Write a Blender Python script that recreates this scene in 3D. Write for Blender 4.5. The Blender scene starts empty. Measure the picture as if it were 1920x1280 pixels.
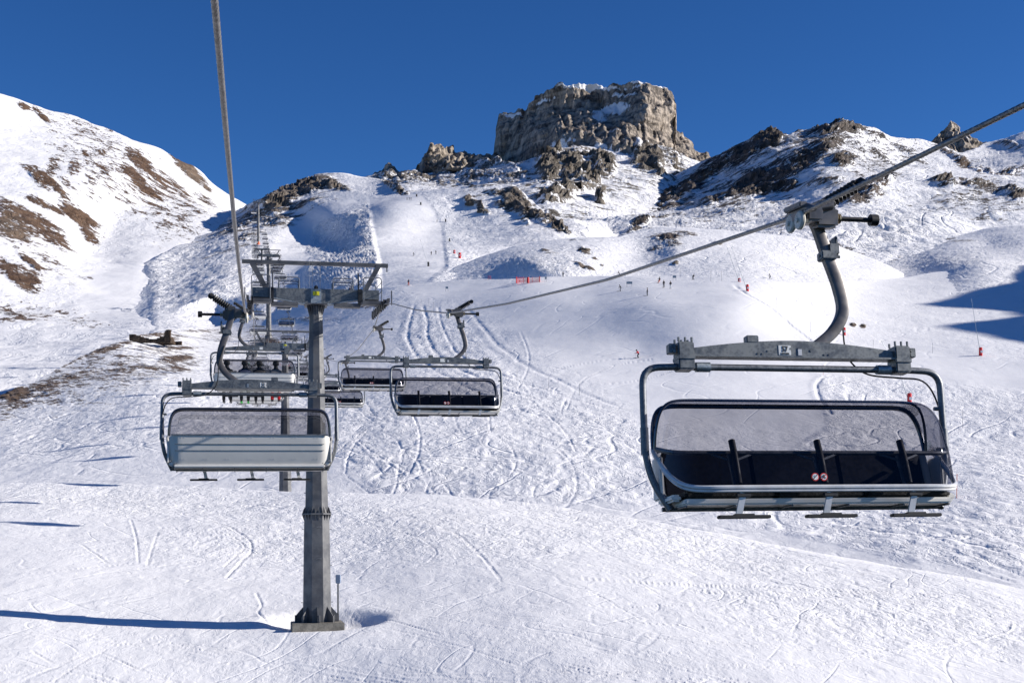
import bpy, bmesh, math, random
import numpy as np
from mathutils import Vector, Matrix
C = bpy.context.scene.collection
F = 2300.0; HZ = 850.0; CX = 960.0
# ---------------- camera, sky, sun ----------------
cam_d = bpy.data.cameras.new('camera'); cam = bpy.data.objects.new('camera', cam_d); C.objects.link(cam)
cam.location = (0, 0, 0); cam.rotation_euler = (math.radians(90), 0, 0)
cam_d.sensor_width = 36.0; cam_d.lens = F / 1920.0 * 36.0
cam_d.clip_start = 0.1; cam_d.clip_end = 30000
cam_d.shift_y = (HZ - 640.0) / 1920.0
bpy.context.scene.camera = cam
SUN_EL = 23.0; SUN_AZ = 88.6      # azimuth clockwise from +Y (view direction)
w = bpy.data.worlds.new('World'); bpy.context.scene.world = w; w.use_nodes = True
nt = w.node_tree; nt.nodes.clear()
sky = nt.nodes.new('ShaderNodeTexSky'); sky.sky_type = 'NISHITA'; sky.sun_disc = False
sky.sun_elevation = math.radians(SUN_EL); sky.sun_rotation = math.radians(SUN_AZ)
sky.altitude = 2600; sky.air_density = 0.9; sky.dust_density = 0.0; sky.ozone_density = 6.0
hsv = nt.nodes.new('ShaderNodeHueSaturation'); hsv.inputs['Saturation'].default_value = 1.14; hsv.inputs['Value'].default_value = 0.97; hsv.inputs['Hue'].default_value = 0.507
bg = nt.nodes.new('ShaderNodeBackground'); bg.inputs['Strength'].default_value = 0.08
wo = nt.nodes.new('ShaderNodeOutputWorld')
nt.links.new(sky.outputs[0], hsv.inputs['Color']); nt.links.new(hsv.outputs[0], bg.inputs[0]); nt.links.new(bg.outputs[0], wo.inputs[0])
sl = bpy.data.lights.new('sun', 'SUN'); sl.energy = 5.0; sl.angle = math.radians(0.5); sl.color = (1.0, 0.94, 0.86)
sun = bpy.data.objects.new('sun', sl); C.objects.link(sun)
az = math.radians(SUN_AZ); el = math.radians(SUN_EL)
SDIR = Vector((math.sin(az) * math.cos(el), math.cos(az) * math.cos(el), math.sin(el)))
sun.rotation_euler = SDIR.to_track_quat('Z', 'Y').to_euler(); sun.location = (300, 0, 200)
vs = bpy.context.scene.view_settings
vs.view_transform = 'Standard'; vs.look = 'None'; vs.gamma = 1.0; vs.exposure = 0.53
bpy.context.scene.cycles.max_bounces = 8; bpy.context.scene.cycles.transparent_max_bounces = 12

def at(px, py, d):
    return Vector(((px - CX) / F * d, d, (HZ - py) / F * d))

# ---------------- numpy noise ----------------
_rng = np.random.RandomState(7)
_perm = _rng.permutation(256); _perm = np.concatenate([_perm, _perm, _perm])
_g = _rng.randn(256, 3); _g /= np.linalg.norm(_g, axis=1)[:, None]
def perlin(x, y, z):
    xi = np.floor(x).astype(int); yi = np.floor(y).astype(int); zi = np.floor(z).astype(int)
    xf = x - xi; yf = y - yi; zf = z - zi
    xi &= 255; yi &= 255; zi &= 255
    u = xf**3 * (xf * (xf * 6 - 15) + 10); v = yf**3 * (yf * (yf * 6 - 15) + 10); ww = zf**3 * (zf * (zf * 6 - 15) + 10)
    r = 0
    for dx in (0, 1):
        wx = u if dx else 1 - u
        for dy in (0, 1):
            wy = v if dy else 1 - v
            for dz in (0, 1):
                wz = ww if dz else 1 - ww
                h = _perm[_perm[_perm[(xi + dx) & 255] + ((yi + dy) & 255)] + ((zi + dz) & 255)]
                g = _g[h]
                r = r + wx * wy * wz * (g[..., 0] * (xf - dx) + g[..., 1] * (yf - dy) + g[..., 2] * (zf - dz))
    return r
def fbm(x, y, z, o=4, gain=0.5, ridged=False):
    r = 0; a = 1.0
    for i in range(o):
        n = perlin(x + 17.3 * i, y - 9.1 * i, z + 5.7 * i)
        r = r + a * ((0.5 - np.abs(n) * 2.0) if ridged else n)
        x = x * 2.03; y = y * 2.03; z = z * 2.03; a *= gain
    return r
def sstep(a, b, x):
    t = np.clip((x - a) / (b - a), 0, 1); return t * t * (3 - 2 * t)
def lerp_curve(pts, x, smooth=True):
    p = np.array(pts, float); y = np.interp(x, p[:, 0], p[:, 1])
    if smooth:      # monotone smoothed with a small box to round the corners
        acc = 0
        for o in (-9, -6, -3, 0, 3, 6, 9): acc = acc + np.interp(x + o, p[:, 0], p[:, 1])
        y = acc / 7
    return y
def tps_fit(pts):
    P = np.array(pts, float); n = len(P)
    X = np.stack([P[:, 0] / 400.0, P[:, 1] / 200.0], 1); wv = 1000.0 / P[:, 2]
    D = ((X[:, None] - X[None]) ** 2).sum(-1); K = D * np.log(D + 1e-9) * 0.5
    K += np.eye(n) * 2e-3
    A = np.zeros((n + 3, n + 3)); A[:n, :n] = K; A[:n, n] = 1; A[:n, n + 1:] = X; A[n, :n] = 1; A[n + 1:, :n] = X.T
    s = np.linalg.solve(A, np.concatenate([wv, [0, 0, 0]]))
    return X, s
def tps_eval(fit, px, py):
    X, s = fit; n = len(X); x = px / 400.0; y = py / 200.0
    r = s[n] + s[n + 1] * x + s[n + 2] * y
    for i in range(n):
        D = (x - X[i, 0]) ** 2 + (y - X[i, 1]) ** 2
        r = r + s[i] * 0.5 * D * np.log(D + 1e-9)
    return 1000.0 / r
def blobs(bl, px, py):
    m = np.zeros_like(px)
    for b in bl:
        cx, cy, rx, ry, ang, st = b
        a = math.radians(ang); ca, sa = math.cos(a), math.sin(a)
        dx = px - cx; dy = py - cy
        u = (dx * ca + dy * sa) / rx; v = (-dx * sa + dy * ca) / ry
        m = np.maximum(m, st * np.exp(-((u * u + v * v) ** 1.5) * 0.9))
    return m
def polymask(poly, px, py, soft=6.0):      # soft-edged polygon: 1 inside
    ins = np.zeros(px.shape, bool); dist = np.full(px.shape, 1e9); n = len(poly)
    for i in range(n):
        x1, y1 = poly[i]; x2, y2 = poly[(i + 1) % n]
        c = ((y1 > py) != (y2 > py)) & (px < (x2 - x1) * (py - y1) / (y2 - y1 + 1e-9) + x1)
        ins ^= c
        t = np.clip(((px - x1) * (x2 - x1) + (py - y1) * (y2 - y1)) / ((x2 - x1) ** 2 + (y2 - y1) ** 2 + 1e-9), 0, 1)
        dist = np.minimum(dist, np.hypot(px - x1 - t * (x2 - x1), py - y1 - t * (y2 - y1)))
    return sstep(-soft, soft, np.where(ins, dist, -dist))
GR = []
def make_grid(name, P, mat, attrs=None, kind='structure'):
    ny, nx = P.shape[:2]
    me = bpy.data.meshes.new(name); nv = nx * ny
    me.vertices.add(nv); me.vertices.foreach_set('co', P.reshape(-1).astype(np.float32))
    i = np.arange(nv).reshape(ny, nx)
    q = np.stack([i[:-1, :-1], i[1:, :-1], i[1:, 1:], i[:-1, 1:]], -1).reshape(-1, 4)
    me.loops.add(q.size); me.loops.foreach_set('vertex_index', q.reshape(-1).astype(np.int32))
    me.polygons.add(len(q)); me.polygons.foreach_set('loop_start', (np.arange(len(q)) * 4).astype(np.int32))
    me.polygons.foreach_set('use_smooth', np.ones(len(q), bool))
    me.update(calc_edges=True)
    for k, v in (attrs or {}).items():
        a = me.attributes.new(k, 'FLOAT', 'POINT'); a.data.foreach_set('value', v.reshape(-1).astype(np.float32))
    me.materials.append(mat)
    o = bpy.data.objects.new(name, me); C.objects.link(o)
    if kind: o['kind'] = kind
    return o
def sheet(name, mat, x0, x1, top, bot, ctrl, step=2.0, rows=None, relief=None, rock=None, rough=None, brown=None, back=60.0, backdrop=0.9, fine=(0, 1920), gam=1.0, dmod=None):
    """one hillside: its crest line, its foot and the distances measured at a few spots, filled in smoothly"""
    f0, f1 = fine
    xs = np.concatenate([np.arange(x0, min(f0, x1), step * 5), np.arange(max(x0, f0), min(x1, f1), step), np.arange(max(f1, x0), x1, step * 5), [x1]]) if x1 > x0 else None
    xs = np.unique(xs)
    T = lerp_curve(top, xs); B = lerp_curve(bot, xs)
    B = np.maximum(B, T + 4)
    n = rows or int(np.percentile(B - T, 90) / step) + 2
    t = np.linspace(0, 1, n)[:, None] ** gam
    px = np.repeat(xs[None], n, 0); py = T[None] + (B - T)[None] * t
    fit = tps_fit(ctrl); d = tps_eval(fit, px, py)
    if dmod: d = dmod(px, py, d)
    d = np.clip(d, 8, 6000)
    P = np.stack([(px - CX) / F * d, d, (HZ - py) / F * d], -1)
    # behind the crest: roll over and go down
    k = 8; bk = []
    crest = P[0]
    for j in range(k, 0, -1):
        s = (j / k); q = crest.copy(); L = back * s
        q[:, 0] += q[:, 0] / q[:, 1] * L; q[:, 1] += L; q[:, 2] += -backdrop * L * s * 1.0
        bk.append(q)
    P = np.concatenate([np.array(bk), P], 0)
    px = np.concatenate([np.repeat(px[:1], k, 0), px], 0); py = np.concatenate([np.repeat(py[:1], k, 0), py], 0)
    rk = rock(px, py, P) if rock else np.zeros(px.shape)
    rg = rough(px, py, P) if rough else np.full(px.shape, 0.5)
    br = brown(px, py, P) if brown else np.zeros(px.shape)
    if relief: P = relief(P, px, py, rk, rg)
    GR.append(P.reshape(-1, 3).copy())
    return make_grid(name, P, mat, {'rock': rk, 'rough': rg, 'brown': br})

# ---------------- materials ----------------
class NT:
    def __init__(s, name):
        s.m = bpy.data.materials.new(name); s.m.use_nodes = True; s.t = s.m.node_tree; s.t.nodes.clear()
        s.out = s.n('ShaderNodeOutputMaterial')
    def n(s, typ, **kw):
        nd = s.t.nodes.new(typ)
        for k, v in kw.items():
            if hasattr(nd, k): setattr(nd, k, v)
        return nd
    def l(s, a, b): s.t.links.new(a, b)
    def v(s, node, **kw):
        for k, v in kw.items(): node.inputs[k].default_value = v
        return node
    def math(s, op, a, b=None, c=None, clamp=False):
        nd = s.n('ShaderNodeMath', operation=op, use_clamp=clamp)
        for i, x in enumerate((a, b, c)):
            if x is None: continue
            if isinstance(x, (int, float)): nd.inputs[i].default_value = x
            else: s.l(x, nd.inputs[i])
        return nd.outputs[0]
    def map(s, vec, loc=(0, 0, 0), rot=(0, 0, 0), scale=(1, 1, 1)):
        nd = s.n('ShaderNodeMapping'); s.l(vec, nd.inputs[0])
        nd.inputs['Location'].default_value = loc; nd.inputs['Rotation'].default_value = rot; nd.inputs['Scale'].default_value = scale
        return nd.outputs[0]
    def noise(s, vec, scale, detail=4, rough=0.5, dist=0.0):
        nd = s.n('ShaderNodeTexNoise'); s.l(vec, nd.inputs['Vector']); nd.inputs['Scale'].default_value = scale
        nd.inputs['Detail'].default_value = detail; nd.inputs['Roughness'].default_value = rough; nd.inputs['Distortion'].default_value = dist
        return nd.outputs['Fac']
    def ramp(s, fac, lo, hi, a=0.0, b=1.0, smooth=True):
        nd = s.n('ShaderNodeMapRange', interpolation_type='SMOOTHSTEP' if smooth else 'LINEAR'); s.l(fac, nd.inputs[0])
        nd.inputs[1].default_value = lo; nd.inputs[2].default_value = hi; nd.inputs[3].default_value = a; nd.inputs[4].default_value = b
        return nd.outputs[0]
    def mix(s, fac, a, b):
        nd = s.n('ShaderNodeMix', data_type='RGBA')
        if isinstance(fac, (int, float)): nd.inputs[0].default_value = fac
        else: s.l(fac, nd.inputs[0])
        for x, i in ((a, 6), (b, 7)):
            if isinstance(x, tuple): nd.inputs[i].default_value = (*x, 1)
            else: s.l(x, nd.inputs[i])
        return nd.outputs[2]
def snow_mat(name, s=1.0, tracks=1.0, rocka=(0.085, 0.07, 0.058), rockb=(0.27, 0.235, 0.20), streak=(0.0, 1.0), sharp=9.0, bumpd=1.0, snowcol=(0.86, 0.855, 0.865), kmask=2.0, rockbump=1.0, vert=0.7):
    """snow with ski tracks and wind texture; bare rock or grass where the 'rock' attribute says; s = size of the relief in metres"""
    N = NT(name); co = N.n('ShaderNodeTexCoord').outputs['Object']
    A = lambda nm: N.n('ShaderNodeAttribute', attribute_name=nm).outputs['Fac']
    rk, rg, br = A('rock'), A('rough'), A('brown')
    # --- relief of the snow
    n1 = N.noise(N.map(co, scale=(1 / s, 0.6 / s, 1 / s)), 0.55, 6, 0.62)
    n2 = N.noise(N.map(co, scale=(1 / s, 1 / s, 1 / s)), 2.2, 4, 0.6)
    # curved ski tracks: contour lines of stretched noise fields
    def lines(rot, sc, k, width, seed, dens):
        f = N.noise(N.map(N.map(co, rot=(0, 0, rot)), loc=(seed, seed * 2, 0), scale=(sc[0] / s, sc[1] / s, 0.15 / s)), 1.0, 1.0, 0.4, 0.3)
        pp = N.math('PINGPONG', N.math('MULTIPLY', f, k), 1.0)
        ln = N.ramp(pp, 0.0, width, 1.0, 0.0)
        mk = N.noise(N.map(co, loc=(seed * 3, 7, 0), scale=(0.12 / s,) * 3), 1.0, 2, 0.5)
        return N.math('MULTIPLY', ln, N.ramp(mk, dens, dens + 0.12))
    tr = N.math('ADD', lines(0.5, (0.22, 0.07), 9, 0.16, 11, 0.44), lines(-0.9, (0.25, 0.09), 8, 0.15, 37, 0.46))
    tr = N.math('ADD', tr, lines(1.4, (0.16, 0.10), 8, 0.14, 71, 0.45))
    chop = N.noise(N.map(co, rot=(0, 0, 0.4), scale=(1.4 / s, 0.8 / s, 1 / s)), 1.0, 5, 0.7, 0.6)
    chopf = N.math('MULTIPLY', N.ramp(chop, 0.38, 0.62), rg)
    h = N.math('ADD', N.math('MULTIPLY', n1, N.math('MULTIPLY_ADD', rg, 1.05, 0.24)), N.math('MULTIPLY', n2, 0.16))
    h = N.math('SUBTRACT', h, N.math('MULTIPLY', tr, N.math('MULTIPLY_ADD', rg, 0.20 * tracks, 0.075 * tracks)))
    h = N.math('ADD', h, N.math('MULTIPLY', chopf, 0.42))
    # --- rock
    st = N.map(N.map(co, rot=(0, -streak[0], 0)), scale=(1 / s / streak[1], 1 / s, streak[1] / s))
    r1 = N.noise(st, 0.62, 8, 0.68, 0.2); r2 = N.noise(st, 2.6, 6, 0.74)
    sel = N.math('ADD', N.math('MULTIPLY', N.math('SUBTRACT', N.math('ADD', N.math('MULTIPLY', r1, 0.5), N.math('MULTIPLY', r2, 0.5)), 0.5), kmask * 2.0), rk)
    fac = N.ramp(sel, 0.5 - 0.5 / sharp, 0.5 + 0.5 / sharp)
    fac = N.math('MULTIPLY', fac, N.ramp(rk, 0.04, 0.12))
    r3 = N.noise(N.map(co, scale=(1 / s, 1 / s, vert * 0.8 / s)), 1.3, 9, 0.72)
    if vert < .6: r3 = N.math('ADD', r3, N.math('MULTIPLY', N.math('SUBTRACT', N.noise(N.map(co, scale=(.12 / s, .12 / s, 2.2 / s)), 1.0, 4, .6), .5), .55))
    rc = N.mix(N.ramp(r3, 0.32, 0.68), rocka, rockb)
    rc = N.mix(N.math('MULTIPLY', br, N.ramp(r2, 0.3, 0.6, 0.6, 1.0)), rc, N.mix(N.ramp(r3, 0.35, 0.65), (0.075, 0.042, 0.024), (0.16, 0.098, 0.06)))
    sc = N.mix(N.ramp(n1, 0.3, 0.7), tuple(c * 0.965 for c in snowcol), snowcol)
    col = N.mix(fac, sc, rc)
    hr = N.math('ADD', N.math('MULTIPLY', N.noise(N.map(co, scale=(1 / s, 1 / s, vert / s)), 0.9, 10, 0.72), 2.6 * rockbump), N.math('MULTIPLY', N.ramp(N.math('ABSOLUTE', N.math('SUBTRACT', N.noise(N.map(co, scale=(1 / s, 1 / s, vert * 0.5 / s)), 1.1, 4, 0.6), 0.5)), 0.0, 0.05), 0.7 * rockbump))
    hh = N.n('ShaderNodeMix', data_type='FLOAT'); N.l(fac, hh.inputs[0]); N.l(h, hh.inputs[2]); N.l(hr, hh.inputs[3])
    bp = N.n('ShaderNodeBump'); bp.inputs['Strength'].default_value = 1.0; bp.inputs['Distance'].default_value = 0.36 * s * bumpd
    N.l(hh.outputs[0], bp.inputs['Height'])
    bs = N.n('ShaderNodeBsdfPrincipled'); N.l(col, bs.inputs['Base Color']); N.l(bp.outputs[0], bs.inputs['Normal'])
    bs.inputs['Roughness'].default_value = 0.65; bs.inputs['Specular IOR Level'].default_value = 0.25
    N.l(bs.outputs[0], N.out.inputs[0])
    return N.m

# ---------------- terrain ----------------
def relief_snow(a1, s1, a2, s2, rockamp=0.0, srock=10.0, seed=0.0, chop=0.0, schop=1.5, sh=None):
    def f(P, px, py, rk, rg):
        X, Y, Z = P[..., 0], P[..., 1], P[..., 2]
        fade = sstep(0, 1, np.clip((P[..., 1] - 5) / 20, 0, 1))
        z = a1 * fbm(X / s1 + seed, Y / s1, 0 * X, 3) + a2 * fbm(X / s2, Y / s2 + seed, 0 * X + 3.1, 3) * (0.35 + rg)
        if chop: z = z + chop * rg * np.abs(fbm(X / schop, Y / (schop * 1.6), 0 * X + 9.7, 3))
        Q = P.copy(); Q[..., 2] += z * fade
        if rockamp:
            m = sstep(0.25, 0.8, rk)
            r = fbm(X / srock, Y / srock, Z / srock + seed, 5, 0.55, True)
            r2 = fbm(X / srock * 1.7 + 31, Y / srock, Z / srock * 1.2, 4, 0.5)
            Q[..., 2] += rockamp * m * (0.6 * r + 0.5 * r2); Q[..., 1] -= rockamp * 1.2 * m * r; Q[..., 0] += rockamp * 0.8 * m * r2
        if sh: Q = sh(Q, px, py)
        return Q
    return f

# foreground knoll under the lift
def carve_front(Q, px, py):
    X, Y = Q[..., 0], Q[..., 1]
    b = at(600, 1168, 56.5)
    # scooped hollow round the tower foot
    r = np.hypot((X - b.x - 0.1) / 2.6, (Y - b.y - 0.75) / 1.75)
    Q[..., 2] -= 0.60 * np.exp(-(r ** 6) * 0.9)
    rr = np.hypot((X - b.x + 2.0) / 0.7, (Y - b.y - 0.3) / 0.7); Q[..., 2] += 0.15 * np.exp(-rr ** 2)
    # ski tracks and footprints, cut as shallow grooves along curved lines
    rs = np.random.RandomState(3)
    def groove(pts, wd=0.16, dp=0.09, dash=0.0, pair=0.0):
        wd *= 0.55; dp *= 0.42
        pts = np.array([[at(a, c, gd(a, c))[0], at(a, c, gd(a, c))[1]] for a, c in pts])
        t = np.linspace(0, len(pts) - 1, 14 * len(pts)); i = np.arange(len(pts))
        # smooth
        cx = np.interp(t, i, pts[:, 0]); cy = np.interp(t, i, pts[:, 1])
        ker = np.ones(9) / 9; cx[4:-4] = np.convolve(cx, ker, 'valid'); cy[4:-4] = np.convolve(cy, ker, 'valid')
        for off in ((0,) if not pair else (-pair, pair)):
            ii = np.nonzero((XF > cx.min() - 1) & (XF < cx.max() + 1) & (YF > cy.min() - 1) & (YF < cy.max() + 1))[0]; Xs = XF[ii]; Ys = YF[ii]
            for j in range(len(cx) - 1):
                x1, y1, x2, y2 = cx[j], cy[j] + off, cx[j + 1], cy[j + 1] + off
                sel = (Xs > min(x1, x2) - 1) & (Xs < max(x1, x2) + 1) & (Ys > min(y1, y2) - 1) & (Ys < max(y1, y2) + 1)
                if not sel.any(): continue
                sel = ii[sel]; xx = XF[sel]; yy = YF[sel]
                tt = np.clip(((xx - x1) * (x2 - x1) + (yy - y1) * (y2 - y1)) / ((x2 - x1) ** 2 + (y2 - y1) ** 2 + 1e-9), 0, 1)
                dd = np.hypot(xx - x1 - tt * (x2 - x1), yy - y1 - tt * (y2 - y1))
                amp = dp
                if dash: amp = dp * (0.4 + 0.6 * (np.sin((xx + yy) * 6.28 / dash) > 0))
                gv = np.exp(-(dd / wd) ** 2); lip = np.exp(-((dd - wd * 1.7) / wd) ** 2) * 0.45
                zz = -amp * gv + amp * lip
                cur = GF[sel]; GF[sel] = np.where(np.abs(zz) > np.abs(cur), zz, cur)
    G = np.zeros_like(X); GF = G.reshape(-1); XF = np.ascontiguousarray(X).reshape(-1); YF = np.ascontiguousarray(Y).reshape(-1)
    gd = lambda a, c: float(tps_eval(FIT1, np.array(float(a)), np.array(float(c))))
    K = [([(0, 985), (70, 1000), (150, 1020), (200, 1055)], .2, .10), ([(60, 1222), (110, 1246), (180, 1216), (260, 1250), (350, 1272), (470, 1290)], .15, .09), ([(90, 1280), (160, 1235), (200, 1215)], .16, .07),
         ([(430, 1235), (560, 1245), (690, 1268), (800, 1282)], .16, .10, .5), ([(245, 975), (256, 1010), (260, 1055)], .2, .09), ([(296, 1000), (285, 1030), (276, 1060)], .2, .08),
         ([(425, 1082), (450, 1052), (473, 1030), (470, 1012), (430, 990), (380, 975)], .24, .13), ([(420, 1060), (445, 1038), (462, 1022), (430, 1003), (390, 996)], .2, .11),
         ([(120, 1050), (160, 1035), (220, 1028), (300, 1012), (400, 1000), (520, 985)], .2, .07), ([(0, 1032), (60, 1030), (130, 1048)], .2, .07),
         ([(640, 935), (760, 965), (860, 1005), (900, 1035), (940, 1090)], .2, .08, 0, .3), ([(630, 950), (700, 985), (780, 1005), (822, 1030), (800, 1056), (740, 1060)], .2, .07),
         ([(860, 930), (1000, 975), (1080, 1010), (1180, 1060), (1290, 1092)], .2, .09, 0, .35), ([(960, 1040), (1040, 1080), (1110, 1110), (1200, 1160)], .17, .08, .6), ([(980, 1010), (1060, 1050), (1150, 1070), (1250, 1120)], .17, .08),
         ([(1300, 1100), (1420, 1135), (1540, 1180), (1700, 1230), (1880, 1262)], .15, .09), ([(1380, 1095), (1500, 1120), (1650, 1150), (1920, 1190)], .17, .09), ([(1420, 1085), (1600, 1112), (1760, 1122), (1920, 1150)], .18, .10),
         ([(1480, 1240), (1600, 1250), (1760, 1266), (1920, 1290)], .14, .08), ([(1900, 1170), (1895, 1185), (1840, 1200), (1760, 1212), (1640, 1222)], .2, -.10), ([(960, 1285), (1080, 1262), (1300, 1245), (1420, 1246)], .16, -.08, 0, .5),
         ([(1400, 1010), (1560, 1050), (1700, 1092), (1920, 1160)], .22, .10), ([(1420, 1000), (1580, 1036), (1760, 1090), (1920, 1140)], .2, .09), ([(480, 1110), (492, 1130), (482, 1142), (500, 1155)], .2, .10), ([(1000, 960), (1200, 1015), (1400, 1060), (1600, 1130)], .22, .09), ([(0, 1290), (200, 1262), (420, 1250), (560, 1240)], .15, -.05, 0, .25)]
    for k_ in K: groove(k_[0], k_[1] * .8, k_[2] * .62, *k_[3:])
    for _ in range(64):     # long faint runs crossing the slope
        a0 = rs.uniform(-200, 1700); c0 = rs.uniform(930, 1290); an = rs.uniform(-0.12, 0.42); ln = rs.uniform(250, 760); cv = rs.uniform(-50, 50); wv = rs.uniform(0, 10)
        right = 1.0 if a0 > 900 else .8
        groove([(a0 + ln * u, c0 + ln * u * an * 0.55 + cv * u * u * 0.5 + wv * math.sin(u * 7)) for u in np.linspace(0, 1, 9)], rs.uniform(.09, .16), right * rs.uniform(.03, .07) * rs.choice([1, 1, 1, -1]), 0, rs.choice([0, 0, .22]))
    Q[..., 2] += G * (0.55 + 0.9 * np.clip(0.5 + fbm(X / 1.3, Y / 1.3, 0 * X + 2.2, 2), 0, 1))
    # trampled, footprint-pocked strip along the knoll
    tm = blobs([(300, 940, 420, 32, 2, 1), (520, 1015, 260, 40, 0, .8), (760, 985, 330, 45, 6, .9), (150, 1010, 160, 22, 5, .6), (1250, 1010, 420, 42, 14, .9), (1700, 1150, 380, 60, 8, .8), (1400, 1160, 300, 40, 10, .6)], px, py)
    fp = fbm(X / 0.45, Y / 0.8, 0 * X, 3); Q[..., 2] -= tm * 0.03 * sstep(0.12, 0.4, fp)
    Q[..., 2] += tm * 0.015 * fbm(X / 0.3, Y / 0.4, 0 * X + 5, 2)
    return Q
ctrl1 = [(600, 1170, 55.4), (600, 1280, 48.8), (600, 2400, 18.5), (-700, 2400, 18.5), (2700, 2400, 18.5), (1920, 2400, 18.5), (0, 1170, 55.0), (0, 1280, 48), (0, 903, 106), (-700, 895, 112),
         (600, 925, 101), (300, 960, 92), (600, 1020, 79), (900, 1020, 76), (820, 926, 101), (1100, 1060, 69), (1100, 958, 98), (1250, 985, 93), (1400, 1015, 88), (1400, 1120, 62), (1920, 1110, 72), (1920, 1280, 50), (2700, 1280, 52), (1650, 1150, 61)]
FIT1 = tps_fit(ctrl1)
M_front = snow_mat('snow_foreground', 0.7, 1.2, bumpd=0.38)
sheet('snow_ground', M_front, -900, 2900,
      [(-900, 893), (-700, 895), (0, 903), (200, 905), (400, 912), (600, 922), (820, 926), (960, 938), (1100, 958), (1250, 985), (1400, 1015), (1600, 1050), (1920, 1110), (2900, 1290)],
      [(-900, 1700), (2900, 1700)], ctrl1, step=1.8, rows=470, gam=1.35,
      relief=relief_snow(0.40, 18.0, 0.08, 2.2, chop=0.03, schop=0.8, sh=carve_front),
      rough=lambda px, py, P: 0.25 + 0.75 * blobs([(300, 940, 420, 38, 2, 1), (520, 1015, 260, 48, 0, .8), (760, 985, 330, 55, 6, .9), (1250, 1010, 420, 52, 14, .9), (1700, 1150, 380, 70, 8, .9)], px, py),
      back=42, backdrop=0.32)

# middle slope: ski field behind the knoll, up to the bench with the skiers
def mid_rough(px, py, P):
    r = np.full(px.shape, 0.33)
    groomed = polymask([(880, 560), (1000, 640), (1100, 700), (1180, 760), (1250, 800), (1540, 790), (1530, 700), (1500, 620), (1380, 530), (1000, 526), (740, 530), (800, 560)], px, py, 16)
    pl = polymask([(1500, 670), (1700, 640), (1990, 700), (1990, 740), (1700, 710), (1550, 700)], px, py, 10)
    r = r * (1 - 0.93 * groomed) * (1 - 0.8 * pl)
    r = np.maximum(r, polymask([(620, 700), (900, 690), (1180, 780), (1300, 900), (1200, 950), (700, 930), (620, 850)], px, py, 30))
    r = np.maximum(r, polymask([(1540, 705), (1700, 712), (1990, 745), (1990, 1080), (1700, 1060), (1300, 960), (1550, 800)], px, py, 12) * 1.0)
    r = np.maximum(r, polymask([(760, 580), (850, 580), (960, 700), (1100, 760), (900, 760), (800, 690), (740, 640)], px, py, 12) * 0.9)
    r = np.maximum(r, 0.9 * polymask([(0, 745), (120, 690), (245, 630), (420, 650), (600, 620), (620, 800), (300, 850), (0, 880)], px, py, 30))
    return r
def mid_rock(px, py, P):
    return blobs([(190, 700, 210, 52, -14, .42), (60, 740, 120, 30, -18, .52), (330, 680, 60, 26, 0, .42), (450, 630, 140, 24, 0, .30), (330, 672, 42, 9, -5, .75), (335, 688, 32, 8, 10, .62), (240, 690, 60, 7, -8, .62), (150, 700, 90, 9, -12, .62), (70, 728, 80, 11, -16, .68), (20, 738, 50, 16, 0, .95), (25, 760, 26, 10, -20, .6), (275, 625, 55, 7, 0, .7), (320, 632, 35, 6, 0, .6),
                  (200, 655, 90, 6, -16, .7), (120, 683, 60, 6, -22, .7), (230, 668, 25, 5, 0, .6), (60, 690, 60, 8, -12, .45), (340, 654, 40, 4, 0, .6), (375, 620, 60, 4, -3, .5), (500, 640, 25, 4, 0, .8), (285, 687, 60, 8, 4, .55), (505, 645, 30, 4, 0, .8), (1600, 607, 6, 3, 10, .9), (1618, 610, 6, 3, 10, .9), (680, 575, 55, 5, 0, .45), (570, 600, 70, 5, 0, .45)], px, py)
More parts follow.
